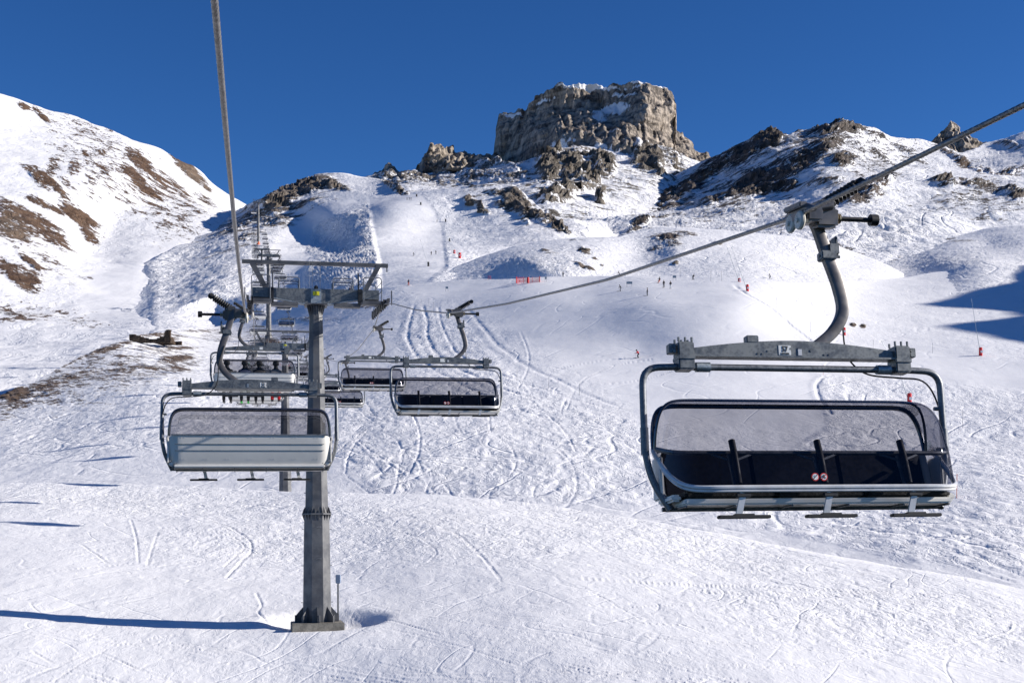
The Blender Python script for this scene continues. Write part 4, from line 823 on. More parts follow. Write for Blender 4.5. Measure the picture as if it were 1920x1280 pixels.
    # restraint bar with knee posts and foot rests
    rb = MB(); rb.tube(arc([(-1.55, .02, -2.45), (-1.48, .36, -2.54), (1.48, .36, -2.54), (1.55, .02, -2.45)], .18), .024, 8)
    for x_ in (-.9, 0, .9): rb.beam((x_ - .22, .36, -2.55), (x_ - .03, .40, -2.62), .02, .02); rb.beam((x_ + .22, .36, -2.55), (x_ + .03, .40, -2.62), .02, .02); rb.beam((x_ + .035, .40, -2.56), (x_ + .035, .52, -2.90), .035, .035)
    rb.build('restraint_bar', M_tube, root)
    for x_ in (-.9, 0, .9):
        fk = MB(); fk.tube(cr([(x_, .40, -2.42), (x_ + .0, .47, -2.62), (x_ + .0, .53, -2.87)], 5), .034, 10)
        fk.build('knee_post', M_black, root)
        fr_ = MB(); fr_.beam((x_, .62, -2.97), (x_ + .05, .60, -3.195), .062, .022, up=(0, 1, 0)); F_ = fr_.build('footrest', M_alu, root)
        fr_ = MB(); fr_.box((x_, .61, -3.205), (.262, .04, .016), bev=.006); fr_.box((x_, .61, -3.187), (.10, .03, .012), bev=.004); fr_.box((x_, .62, -2.995), (.075, .025, .02), bev=.008); fr_.build('foot_bar', M_black, F_)
    for i, x_ in enumerate((.155, .065)):
        q = bub(prf[-6], 0) ; z0 = -2.82; y0 = float(np.interp(-z0, [-p.z for p in prf][6:], [p.y for p in prf][6:])) + .012
        dsc = MB(); dsc.tube([(x_, y0, z0), (x_, y0 + .002, z0)], .040, 20); D = dsc.build('prohibition_sign', M_red, root)
        ic = MB(); ic.tube([(x_, y0 + .002, z0), (x_, y0 + .0035, z0)], .030, 20); ic.build('disc', M_white, D)
        sl_ = MB(); sg = 1; sl_.beam((x_ + .022 * sg, y0 + .0045, z0 - .022), (x_ - .022 * sg, y0 + .0045, z0 + .022), .006, .002, up=(0, 1, 0)); sl_.build('slash', M_red if i else M_black, D)
        if i: sl_ = MB(); sl_.beam((x_ + .020, y0 + .0058, z0 + .007), (x_ - .018, y0 + .0058, z0 - .012), .010, .002, up=(0, 1, 0)); sl_.box((x_ + .0, y0 + .0058, z0 + .014), (.004, .001, .008)); sl_.build('pictogram', M_black, D)
        else: sl_ = MB(); sl_.tube([(x_ + .006, y0 + .0045, z0 + .008), (x_ + .006, y0 + .0052, z0 + .008)], .010, 10); sl_.build('pictogram', M_blue, D)
    for c in root.children:
        if not c.name.startswith(('grip', 'hanger')): c.location.z = -.055 - 1.335 * .015; c.scale.z = .985
        if c.name.startswith('hanger'): c.scale.z = 1.04
    return root
proto = make_chair()
YAW = math.atan2(-UX, 1.0)
def place(root, side, d):
    p = rope_pt(side, d); sg = 1 if side < 0 else -1; root.location = p + Vector((math.cos(YAW), math.sin(YAW), 0)) * .10 * sg; root.rotation_euler = (PSI * (1 if side > 0 else -1), 0, YAW + (math.pi if side > 0 else 0))
    sl_ = (rope_pt(side, d + .6).z - rope_pt(side, d - .6).z) / 1.2
    for c in root.children:
        if c.name.startswith('grip'): c.location.x = -.13; c.location.y = .10; c.rotation_euler = ((math.atan(sl_) + PSI) * (-1 if side > 0 else 1), 0, 0)
GC = 'six-seat bubble chairs hanging on the lift'
RD = [13.0 + 23.7 * k for k in range(32)]; LD = [24.1 + 23.62 * k for k in range(31)]
RD = [d for d in RD if d < 745]; LD = [d for d in LD if d < 745]
RL = {0: 'largest grey chair with plate 57 and smoked bubble, nearest on the right', 1: 'empty smoked bubble chair right of the pylon, second nearest on the right rope',
      2: 'empty smoked bubble chair just beyond the pylon, third on the right rope', 3: 'smoked bubble chair half hidden behind the pylon shaft, fourth on the right rope',
      4: 'small bubble chair mostly hidden behind the pylon shaft, fifth on right rope'}
LL = {0: 'white-backed chair with plate 53 on its beam, nearest on the left', 1: 'chair with riders behind its smoked bubble, seen above the white-backed chair 53'}
place(proto, 1, RD[0]); tag(proto, RL[0], 'chairlift chair', GC)
chairs = [proto]; NEAR = 230
def far_chair():
    root = thing('chairlift_chair', 'chair', 'chairlift chair')
    h = MB(); h.tube(cr([(-.2, 0, .0), (-.45, 0, -.38), (-.56, 0, -.9), (-.28, 0, -1.36)], 4), .07, 6); h.beam((-.68, .1, .36), (0, 0, 0), .12, .1); h.beam((-.88, 0, -.03), (.05, 0, -.03), .08, .08); h.build('hanger_arm', M_black, root)
    f = MB(); f.plate([(-1.2, -1.56), (-1.2, -1.40), (-.5, -1.31), (.5, -1.31), (1.2, -1.40), (1.2, -1.56)], -.05, .05)
    for sx in (-1, 1): f.tube(arc([(0, 0, -1.6), (sx * 1.65, 0, -1.60), (sx * 1.655, 0, -2.5), (sx * 1.46, .1, -3.08)], .3, 4), .045, 6)
    f.build('frame', M_galv, root)
    b = MB(); b.box((0, -.2, -2.72), (1.5, .04, .26), bev=.02); b.box((0, .16, -3.02), (1.45, .3, .04), bev=.02); b.build('seat', M_shell, root)
    b = MB(); b.box((0, -.13, -2.72), (1.44, .03, .22)); b.build('back_cushion', M_navy, root)
    bo = [o for o in proto.children if o.name.startswith('bubble')][0]; c = bo.copy(); c.data = bo.data.copy(); c.data.materials[0] = glass('far_smoked_bubble', (.30, .31, .35)); C.objects.link(c); c.parent = root
    for gch in bo.children: q = gch.copy(); C.objects.link(q); q.parent = c
    b = MB()
    for x_ in (-.9, 0, .9): b.box((x_, .67, -3.20), (.26, .05, .02)); b.beam((x_, .6, -2.9), (x_, .66, -3.19), .06, .03)
    b.build('footrest', M_black, root); return root
fproto = None
segs = [(121, 345, 'below the third pylon'), (345, 550, 'above the third pylon'), (550, 760, 'near the topmost pylon')]
def far_label(side, d, n, tot, seg):
    who = 'right-hand' if side > 0 else 'left-hand'
    ordn = ['nearest', 'second', 'third', 'fourth', 'fifth', 'sixth', 'seventh', 'eighth', 'ninth', 'tenth', 'eleventh', 'twelfth']
    return 'distant bubble chair, %s of the %s chairs %s' % (ordn[n] + ('' if n == 0 else ' nearest'), who, seg)
for side, D in ((1, RD), (-1, LD)):
    cnt = {}
    for k, d in enumerate(D):
        if side > 0 and k == 0: continue
        tl = (RL if side > 0 else LL).get(k)
        if tl is None:
            seg = [s for s in segs if s[0] <= d < s[1]]
            if not seg: tl = {(1, 5): 'x', (-1, 2): 'bubble chair on the left rope hidden behind the riders, third in line', (-1, 3): 'bubble chair on the left rope level with the second pylon, fourth in line', (-1, 4): 'bubble chair on the left rope just before the second pylon, fifth in line'}.get((side, k), 'bubble chair number %d along the %s rope' % (k + 1, 'right' if side > 0 else 'left'))
            else:
                i = cnt.get(seg[0], 0); cnt[seg[0]] = i + 1; tl = far_label(side, d, i, 0, seg[0][2])
        if d < NEAR:
            c = dup(proto, (0, 0, 0), 0, tl, GC)
        else:
            if fproto is None: fproto = far_chair(); c = fproto; tag(c, tl, 'chairlift chair', GC)
            else: c = dup(fproto, (0, 0, 0), 0, tl, GC)
        place(c, side, d); chairs.append(c)
        if side < 0 and k == 0: chair53 = c
        if side < 0 and k == 1: chairP = c
def plate_of(ch):
    cb = [o for o in ch.children if o.name.startswith('crossbeam')][0]
    return cb
# plate writing: front face of chair 57 is local +y, rear face of chair 53 is local -y
p57 = [o for o in plate_of(proto).children if o.name.startswith('number_plate')]
lettering('57', .082, plate_of(proto), (.115, .0506, -1.390), (math.radians(90), 0, math.radians(180)), M_black, bold=.003, sx=.8)
lettering('LEITNER', .024, plate_of(proto), (.115, .0506, -1.438), (math.radians(90), 0, math.radians(180)), M_black, bold=.001, sx=1.05)
lettering('53', .078, plate_of(chair53), (.24, -.0506, -1.396), (math.radians(90), 0, 0), M_black, bold=.002, sx=.8)
lettering('LEITNER', .022, plate_of(chair53), (.24, -.0506, -1.44), (math.radians(90), 0, 0), M_black, bold=.001)

# ---------------- pylons ----------------
def make_tower(d, base_z, label, detail=True, orange=False, soil=False, scale_w=1.0, wb=0.64, wt=0.29, rope_z=None):
    cx = (2.665 + UX * d + shift(d)); zr = rope_z if rope_z is not None else (rope_pt(1, d).z)
    root = thing('lift_pylon', label, 'pylon', (cx, d, base_z), YAW, 'steel pylons of the chairlift')
    H = (zr - base_z - 0.10) / math.cos(.08) + .2     # column top
    root.rotation_euler = (-.08, 0, YAW)     # set square to the slope
    def octo(z, r): return [Vector((r * math.cos(math.radians(22.5 + 45 * k)) / math.cos(math.radians(22.5)), r * math.sin(math.radians(22.5 + 45 * k)) / math.cos(math.radians(22.5)), z)) for k in range(8)]
    hs = [0, min(4.95, H * .34), H * .72, H]; hs_ = [0, hs[1], hs[1] + .04, H * .72, H]
    rad = lambda h: float(np.interp(h, [0, hs[1], hs[1] + .05, H], [wb, wb * .885, wb * .80, wt]))
    c = MB(); V = [];
    for h in hs_: V += octo(h, rad(h))
    c.add(V, [(i * 8 + k, i * 8 + (k + 1) % 8, (i + 1) * 8 + (k + 1) % 8, (i + 1) * 8 + k) for i in range(len(hs_) - 1) for k in range(8)] + [tuple(range(32, 40))])
    c.build('column', M_tower, root, smooth=False)
    fl = MB()
    for h in ([hs[1]] + ([hs[2]] if H > 20 else [])):
        r = rad(h) + .10; n = 8
        fl.add(octo(h - .035, r) + octo(h - .003, r) + octo(h + .003, r) + octo(h + .035, r), [(i * 8 + k, i * 8 + (k + 1) % 8, (i + 1) * 8 + (k + 1) % 8, (i + 1) * 8 + k) for i in range(3) for k in range(8)] + [tuple(range(7, -1, -1)), tuple(range(24, 32))])
        for k in range(24):
            a = math.radians(k * 15 + 7); rr = rad(h); e = Vector((math.cos(a), math.sin(a), 0)); tt = Vector((-math.sin(a), math.cos(a), 0)) * .012
            for s_ in (1, -1):
                tri = [e * (rr * 1.0) + Vector((0, 0, h + s_ * .035)), e * (rr + .10) + Vector((0, 0, h + s_ * .035)), e * (rr * 1.0) + Vector((0, 0, h + s_ * .34))]
                fl.add([p + tt for p in tri] + [p - tt for p in tri], [(0, 1, 2), (5, 4, 3), (0, 3, 4, 1), (1, 4, 5, 2), (2, 5, 3, 0)])
    fl.build('flange', M_tower, root, smooth=False)
    bs = MB(); bs.box((0, 0, -.5), (1.18, 1.18, .5), bev=.03); bs.build('plinth', M_conc, root)
    for k in range(8):
        fo = MB()
        a = math.radians(k * 45 + 0); e = Vector((math.cos(a), math.sin(a), 0)); tt = Vector((-math.sin(a), math.cos(a), 0)) * .02
        for off in (0,):
            tri = [e * .60, e * 1.0, e * 1.0 + Vector((0, 0, .28)), e * .62 + Vector((0, 0, .72))]
            fo.add([p + tt for p in tri] + [p - tt for p in tri], [(0, 1, 2, 3), (7, 6, 5, 4), (0, 4, 5, 1), (1, 5, 6, 2), (2, 6, 7, 3), (3, 7, 4, 0)])
            fo.tube([e * .98 + tt * 3, e * .98 + tt * 3 + Vector((0, 0, .34))], .035, 6)
        fo.build('base_gusset', M_tower, root, smooth=False)
    if soil: s2 = MB(); s2.box((.2, -1.1, -.20), (2.0, .9, .10), bev=.05); s2.build('bare_soil', M_soil, root)
    if orange: o_ = MB(); o_.tube([(0, 0, 0), (0, 0, 2.2), (0, 0, 3.2)], [1.05, .95, .75], 10); o_.build('crash_pad', M_orange, root)
    # head
    z0 = H; SLP = .10
    hd = MB(); hd.box((0, 0, z0 + .02), (.52, .45, .03))
    for k in range(20):
        a = math.radians(k * 18); e = Vector((math.cos(a), math.sin(a), 0)); tt = Vector((-math.sin(a), math.cos(a), 0)) * .01
        tri = [e * wt + Vector((0, 0, z0 - .01)), e * (wt + .14) + Vector((0, 0, z0 - .01)), e * wt + Vector((0, 0, z0 - .55))]
        hd.add([p + tt for p in tri] + [p - tt for p in tri], [(0, 1, 2), (5, 4, 3), (0, 3, 4, 1), (1, 4, 5, 2), (2, 5, 3, 0)])
    hd.build('head_flange', M_tower, root, smooth=False)
    b = MB(); b.plate([(-.55, z0 + .05), (.55, z0 + .05), (2.05, z0 + .32), (2.95, z0 + .34), (2.95, z0 + .78), (-2.95, z0 + .78), (-2.95, z0 + .34), (-2.05, z0 + .32)], -.20, .20)
    CR = b.build('crossarm', M_galv, root, smooth=False)
    if detail:
        e_ = MB()
        for s_ in (-1, 1): e_.beam((s_ * .55, -.24, z0 + .03), (s_ * 2.05, -.24, z0 + .31), .05, .04)
        e_.box((0, -.21, z0 + .40), (.24, .02, .36)); e_.box((0, -.24, z0 + .06), (.6, .03, .02)); e_.build('edge_strip', M_galv2, CR)
    gt = MB(); zt = z0 + 2.02
    gt.beam((-3.4, 0, zt), (3.4, 0, zt), .16, .17)
    for s_ in (-1, 1): gt.beam((s_ * 2.15, 0, z0 + .5), (s_ * 2.95, 0, zt - .05), .20, .22); gt.beam((s_ * 2.0, .1, z0 + .78), (s_ * 2.0, .1, z0 + 1.65), .07, .07)
    gt.beam((3.35, 0, zt), (3.35, 0, zt - .3), .05, .05)
    gt.build('gantry', M_tower, root, smooth=False)
    ld = MB()
    for x_ in (-.17, .20): ld.beam((x_, -.1, z0 + .78), (x_, -.1, zt), .022, .022)
    ld.tube([(-.30, -.12, z0 + .78), (-.30, -.12, zt + .05)], .010, 5)
    for k in range(1, 4): ld.beam((-.17, -.1, z0 + .78 + k * .38), (.20, -.1, z0 + .78 + k * .38), .02, .02)
    ld.build('ladder', M_tube, root)
    for s_ in (-1, 1):
        rl = MB(); x0, x1 = s_ * .78, s_ * 1.72
        for y_ in (-.45, .45):
            rl.tube(arc([(x0, y_, z0 + .70), (x0, y_, z0 + 1.24), (x1, y_, z0 + 1.24), (x1, y_, z0 + .70)], .12, 4), .026, 6); rl.tube(arc([(x0 + s_ * .02, y_, z0 + .72), (x0 + s_ * .02, y_, z0 + 1.12), (x1 - s_ * .02, y_, z0 + 1.12), (x1 - s_ * .02, y_, z0 + .72)], .12, 4), .018, 6)
        for yy in (-1.4, 1.4):
            rl.tube(arc([(s_ * 2.12, yy, z0 + .15 + yy * .1), (s_ * 2.12, yy, z0 + 1.25 + yy * .1), (s_ * 2.95, yy, z0 + 1.25 + yy * .1), (s_ * 2.95, yy, z0 + .15 + yy * .1)], .14, 4), .024, 6)
        for x_ in (s_ * 2.12, s_ * 2.95): rl.tube([(x_, -1.6, z0 + .46), (x_, 1.6, z0 + .78)], .02, 6); rl.tube([(x_, -1.6, z0 + .89), (x_, 1.6, z0 + 1.21)], .018, 6)
        rl.build('railing', M_tube, root)
    for s_ in (-1, 1):
        ct = MB(); ct.beam((s_ * 2.50, -1.7, z0 + .12 - .3), (s_ * 2.50, 1.7, z0 + .12 + .3), .92, .05); ct.box((s_ * 1.45, -.1, z0 + .02), (.62, .22, .09), bev=.02)
        ct.box((s_ * 2.5, -.66, z0 + .02), (.44, .03, .06)); ct.box((s_ * 2.5, -1.7, z0 - .12), (.46, .04, .08), bev=.01)
        ct.build('catwalk', M_tower, root)
        jb = MB(); jb.box((s_ * 2.05, -.25, z0 + .42), (.10, .12, .36), bev=.01); jb.build('joint_plate', M_black, CR)
        # sheave train along the rope
        sx = s_ * 2.93; sv = MB(); sv.beam((sx + s_ * .16, -2.9, z0 + .02 - .29), (sx + s_ * .16, 2.9, z0 + .02 + .29), .06, .22)
        for q in (-2.0, 2.0): sv.beam((sx + s_ * .22, q - .9, z0 + .06 + (q - .9) * .1), (sx + s_ * .22, q + .9, z0 + .06 + (q + .9) * .1), .05, .18)
        sv.beam((sx + s_ * .3, -3.1, z0 + .15), (sx + s_ * .3, -3.1, z0 - .5), .05, .05)
        T_ = sv.build('sheave_train', M_dark, root)
        for q in np.linspace(-2.8, 2.8, 8):
            wz = z0 - .12 + q * .1; wl = MB(); wl.tube([(sx - .05, q, wz), (sx - .02, q, wz), (sx + .02, q, wz), (sx + .05, q, wz)], [.23, .20, .20, .23], 16); wl.tube([(sx - .02, q, wz), (sx + s_ * .2, q, wz)], .04, 6); wl.build('sheave', M_black, T_)
    if detail:
        sg = MB(); sg.box((0, -.245, z0 + .55), (.15, .012, .095)); S_ = sg.build('number_sign', M_yel, root)
        lettering('2', .15, S_, (0, -.262, z0 + .565), (math.radians(90), 0, 0), M_black, bold=.006)
        t_ = MB(); t_.box((0, -.259, z0 + .477), (.09, .002, .006)); t_.build('underline', M_black, S_)
        ln = MB(); ln.tube([(0, -.22, z0 + .78), (0, -.22, z0 + .86), (0, -.22, z0 + .92)], [.10, .10, .06], 12); ln.build('lamp_housing', M_black, root)
        rg = MB()
        for h in np.arange(.9, H - .6, .42 * 4):
            for s_ in (-1, 1): rg.tube([(s_ * (rad(h) - .01), -.05, h), (s_ * (rad(h) + .10), -.05, h)], .016, 6)
        for h in (4.35, 2.9): rg.tube(arc([(-.05, -rad(h), h), (-.05, -rad(h) - .1, h), (.16, -rad(h) - .1, h), (.16, -rad(h), h)], .03, 3), .016, 5)
        rg.build('step_rung', M_tube, root)
    return root
b1 = at(600, 1166, 56.5)
T1 = make_tower(56.5, b1.z + .02, 'nearest tall grey pylon with yellow number sign, standing in foreground snow', rope_z=1.66 + (HZ - 640) / F * 56.6)
T2 = make_tower(125.0, -16.8 + (HZ - 640) / F * 125, 'second pylon, its foot hidden behind the crest, behind the white chair 53', rope_z=-.95 + (HZ - 640) / F * 125)
T3 = make_tower(345.0, ground_at(502, 652).z + .6, 'third pylon, on a concrete foot with brown earth further up the slope', detail=False, soil=True, wb=.95, wt=.45)
T4 = make_tower(550.0, ground_at(496, 545).z, 'fourth pylon, mostly hidden behind the stacked distant chairs', detail=False, wb=.9, wt=.4)
T5 = make_tower(750.0, ground_at(486, 458).z - 1, 'topmost distant pylon on the skyline with an orange pad round its foot', detail=False, orange=True, wb=.95, wt=.5)
# small equipment box on a post by the near pylon
ub = thing('utility_box', 'small blue-grey box on a thin post beside the foot of the nearest pylon', 'utility box', at(634, 1150, 57.2))
m = MB(); m.tube([(0, 0, -.3), (.0, 0, 1.5)], .045, 8); m.build('post', M_tube, ub); m = MB(); m.box((0, 0, 1.62), (.11, .09, .20), bev=.02); m.build('box', M_blue, ub)
# snow-gun like utility boxes near pylon 2
# ---------------- people ----------------
def body(name, joints, edges, radii, mats, label_of, parent=None):
    bm = bmesh.new(); lay = bm.verts.layers.skin.verify(); vv = {}
    for k, p in joints.items():
        v = bm.verts.new(p); v[lay].radius = (radii[k], radii[k] * .9); vv[k] = v
        if k == 'hip': v[lay].use_root = True
    for a, b in edges: bm.edges.new((vv[a], vv[b]))
    me = bpy.data.meshes.new('b'); bm.to_mesh(me); bm.free(); o = bpy.data.objects.new('b', me); C.objects.link(o)
    m1 = o.modifiers.new('s', 'SKIN'); m1.use_smooth_shade = True; m2 = o.modifiers.new('d', 'SUBSURF'); m2.levels = 1; m2.render_levels = 1
    dg = bpy.context.evaluated_depsgraph_get(); dg.update(); me2 = bpy.data.meshes.new_from_object(o.evaluated_get(dg)); me2.name = name
    bpy.data.objects.remove(o)
    J = {k: Vector(p) for k, p in joints.items()}; segs_ = [(J[a], J[b], label_of(a, b)) for a, b in edges]
    me2.materials.clear()
    for m in mats: me2.materials.append(m)
    for p in me2.polygons:
        c = p.center; best = (1e9, 0)
        for a, b, l in segs_:
            ab = b - a; t = max(0, min(1, (c - a).dot(ab) / max(ab.length_squared, 1e-9))); dd = (c - a - ab * t).length
            if dd < best[0]: best = (dd, l)
        p.material_index = best[1]; p.use_smooth = True
    b_ = bpy.data.objects.new(name, me2); C.objects.link(b_); 
    if parent: b_.parent = parent
    return b_
EDG = [('hip', 'waist'), ('waist', 'chest'), ('chest', 'neck'), ('neck', 'head'), ('head', 'crown'), ('head', 'nose'), ('chest', 'shL'), ('shL', 'elL'), ('elL', 'haL'), ('haL', 'fiL'), ('chest', 'shR'), ('shR', 'elR'), ('elR', 'haR'), ('haR', 'fiR'),
       ('hip', 'hL'), ('hL', 'knL'), ('knL', 'anL'), ('anL', 'toL'), ('hip', 'hR'), ('hR', 'knR'), ('knR', 'anR'), ('anR', 'toR')]
RAD = dict(hip=.16, waist=.15, chest=.185, neck=.065, head=.105, crown=.085, nose=.03, shL=.085, shR=.085, elL=.06, elR=.06, haL=.045, haR=.045, fiL=.035, fiR=.035, hL=.11, hR=.11, knL=.08, knR=.08, anL=.07, anR=.07, toL=.055, toR=.055)
def lab(a, b):
    s_ = {a, b}
    if 'head' in s_: return 2
    if s_ & {'fiL', 'fiR'}: return 3
    if s_ & {'toL', 'toR'}: return 3
    if s_ & {'knL', 'knR', 'hL', 'hR'}: return 1
    return 0
_pm = {}
def cloth(nm, c):
    if nm not in _pm: _pm[nm] = paint('cloth_' + nm, c, 0.8, 0, 0.25, 6)
    return _pm[nm]
M_skin = paint('skin', (0.45, 0.26, 0.18), 0.6, 0, .08, 5)
POSE = {
 'stand': dict(hip=(0, 0, .95), waist=(0, .01, 1.10), chest=(0, .02, 1.36), neck=(0, .02, 1.52), head=(0, .04, 1.66), crown=(0, .02, 1.76), nose=(0, .15, 1.64), shL=(.19, .02, 1.42), elL=(.27, .02, 1.14), haL=(.28, .20, .98), fiL=(.27, .29, .96), shR=(-.19, .02, 1.42), elR=(-.27, .02, 1.14), haR=(-.28, .20, .98), fiR=(-.27, .29, .96), hL=(.10, 0, .88), knL=(.12, .05, .50), anL=(.12, -.02, .10), toL=(.12, .16, .06), hR=(-.10, 0, .88), knR=(-.12, .05, .50), anR=(-.12, -.02, .10), toR=(-.12, .16, .06)),
 'ski': dict(hip=(0, -.12, .78), waist=(0, -.05, .92), chest=(0, .12, 1.16), neck=(0, .20, 1.30), head=(0, .27, 1.42), crown=(0, .24, 1.52), nose=(0, .38, 1.39), shL=(.19, .12, 1.22), elL=(.33, .18, .98), haL=(.34, .42, .95), fiL=(.33, .50, .93), shR=(-.19, .12, 1.22), elR=(-.33, .18, .98), haR=(-.34, .42, .95), fiR=(-.33, .50, .93), hL=(.11, -.10, .73), knL=(.14, .14, .44), anL=(.13, -.02, .10), toL=(.13, .16, .06), hR=(-.11, -.10, .73), knR=(-.10, .16, .44), anR=(-.11, -.02, .10), toR=(-.11, .16, .06)),
 'sit': dict(hip=(0, 0, .14), waist=(0, -.01, .30), chest=(0, -.03, .55), neck=(0, -.02, .70), head=(0, .0, .84), crown=(0, -.02, .94), nose=(0, .11, .82), shL=(.19, -.03, .60), elL=(.25, .08, .36), haL=(.20, .30, .26), fiL=(.16, .38, .25), shR=(-.19, -.03, .60), elR=(-.25, .08, .36), haR=(-.20, .30, .26), fiR=(-.16, .38, .25), hL=(.10, .05, .12), knL=(.13, .46, .07), anL=(.13, .50, -.44), toL=(.13, .66, -.52), hR=(-.10, .05, .12), knR=(-.13, .46, .07), anR=(-.13, .50, -.44), toR=(-.13, .66, -.52))}
def person(pose, jacket, trousers, helmet, label, loc, rz, group=None, skis=True, poles=False, board=False, lean=0.0, skicol=None, scale=1.0, skin=None):
    root = thing('person', label, 'person', loc, rz, group); root.scale = (scale,) * 3
    if lean: root.rotation_euler = (0, lean, rz)
    b = body('body', POSE[pose], EDG, RAD, [jacket, trousers, skin or M_skin, M_black], lab, root)
    J = {k: Vector(v) for k, v in POSE[pose].items()}
    h = MB(); c = (J['head'] + J['crown']) / 2 + Vector((0, -.02, .01)); V = []; n = 12
    ph = np.linspace(0, math.pi * .62, 7)
    for a in ph:
        for k in range(n): t = 2 * math.pi * k / n; V.append(c + Vector((math.sin(a) * math.cos(t) * .125, math.sin(a) * math.sin(t) * .145, math.cos(a) * .135)))
    h.add(V, [(i * n + k, i * n + (k + 1) % n, (i + 1) * n + (k + 1) % n, (i + 1) * n + k) for i in range(6) for k in range(n)]); h.build('helmet', helmet, root)
    g_ = MB(); g_.box(tuple(J['head'] + Vector((0, .115, .015))), (.075, .025, .035), bev=.012); g_.build('goggles', M_black, root)
    if skis:
        for s_ in 'LR':
            t = J['to' + s_]; z = t.z - .05; k = MB(); y0 = t.y - .1
            k.tube([(t.x, y0 - .80, z), (t.x, y0 - .3, z - .01), (t.x, y0 + .5, z - .01), (t.x, y0 + .82, z + .02), (t.x, y0 + .92, z + .09)], [.03, .045, .045, .045, .02], 6, sq=.35); k.build('ski', skicol or M_black, root)
    if board:
        k = MB(); t = (J['toL'] + J['toR']) / 2; k.tube([(-.78, t.y - .1, t.z), (-.65, t.y - .1, t.z - .05), (.65, t.y - .1, t.z - .05), (.78, t.y - .1, t.z)], [.06, .13, .13, .06], 8, sq=.12); k.build('snowboard', skicol or M_black, root)
    if poles:
        for s_, sg in (('L', 1), ('R', -1)):
            a = J['ha' + s_]; k = MB(); k.tube([a + Vector((0, .03, .12)), a + Vector((sg * .10, -.12 if pose == 'ski' else .05, -a.z + .03))], .013, 5); k.build('ski_pole', M_tube, root)
    return root
K_ = cloth('black', (.018, .018, .022)); N_ = cloth('navy', (.02, .03, .07)); R_ = cloth('red', (.55, .012, .02)); W_ = cloth('white', (.7, .7, .7)); O_ = cloth('orange', (.65, .10, .03)); G_ = cloth('grey', (.12, .12, .13)); GN = cloth('green', (.03, .45, .05))
GS = 'skiers and snowboarders on the pistes'
def skier(px, py, pose, jk, tr, hm, label, face, **kw):
    p = ground_at(px, py); return person(pose, jk, tr, hm, label, (p.x, p.y, p.z - .02), math.radians(face), GS, **kw)
skier(1197, 671, 'ski', R_, K_, K_, 'skier in a red jacket carving across the wide piste below the others', 110, poles=True, lean=.18)
skier(1164, 546, 'ski', K_, G_, K_, 'dark skier left of the grey banner panel on the bench', 100, poles=True)
skier(1214, 554, 'stand', K_, K_, K_, 'black-clad skier standing nearest, in front of the group on the bench', 95, poles=True)
skier(1234, 531, 'ski', K_, O_, K_, 'skier in dark jacket and orange-red trousers leaning into a turn', 150, lean=-.35)
skier(1244, 539, 'stand', K_, K_, K_, 'all-black skier standing between the one in orange trousers and the one in white', 150)
skier(1258, 541, 'stand', K_, W_, K_, 'skier in dark jacket and white trousers at the right of the group', 170)
skier(1444, 522, 'ski', N_, N_, K_, 'lone navy skier right of the two red-based snow lances', 60, lean=.25)
skier(1161, 516, 'ski', K_, K_, K_, 'crouching dark skier just behind the edge of the bench, above the grey banner', 90, scale=.9)
skier(1299, 524, 'ski', K_, K_, K_, 'dark skier at the far edge of the bench between the group and the snow lances', 200, lean=-.2, scale=.9)
skier(766, 535, 'stand', N_, O_, K_, 'skier in reddish trousers at the foot of the steep piste, right of the pylon gantry', 160, scale=1.05)
skier(656, 551, 'stand', K_, O_, K_, 'skier in orange trousers seen through the railing of the pylon crossarm', 190, scale=1.2)
skier(809, 478, 'stand', K_, K_, K_, 'tiny dark skier on the steep piste, left of a pair', 170)
skier(817, 477, 'stand', K_, N_, K_, 'tiny skier on the steep piste, right one of a pair', 190)
skier(776, 480, 'ski', K_, K_, K_, 'tiny crouching skier alone low on the steep piste', 120)
skier(763, 375, 'stand', K_, K_, K_, 'tiny skier at the top of the steep piste, leftmost of three', 180)
skier(767, 375, 'stand', N_, K_, K_, 'tiny skier at the top of the steep piste, middle of three', 180)
skier(771, 375, 'stand', K_, K_, K_, 'tiny skier at the top of the steep piste, rightmost of three', 180)
skier(820, 417, 'stand', K_, K_, K_, 'tiny skier halfway down the steep piste, left of a padded lance', 120)
skier(694, 414, 'stand', G_, K_, K_, 'tiny skier on the left edge of the steep piste', 180)
skier(336, 559, 'ski', K_, K_, K_, 'lone black skier on the flat valley piste at the left', 130, lean=.2)
skier(1056, 517, 'stand', K_, K_, K_, 'tiny skier right of the red net enclosure', 180, scale=.8)
# riders on the second chair of the left rope
cm = Matrix.Translation(rope_pt(-1, LD[1]) + Vector((.1, 0, 0))) @ Matrix.Rotation(YAW, 4, 'Z') @ Matrix.Rotation(-PSI, 4, 'X')
for x_, jk, tr, hm, ski, lb in ((-1.05, K_, K_, K_, M_black, 'rider in black at the far left of the occupied bubble chair'),
                               (-.38, N_, K_, K_, GN, 'rider with bright green skis, second from left on the occupied bubble chair'),
                               (.17, K_, K_, K_, M_black, 'rider in black with dark boots, third from left on the occupied bubble chair'),
                               (.80, G_, R_, K_, W_, 'rider in bright red trousers at the right of the occupied bubble chair')):
    p = cm @ Vector((x_, .10, -2.96)); person('sit', jk, tr, hm, lb, p, YAW, 'riders on the occupied chair', skicol=ski, skin=K_)
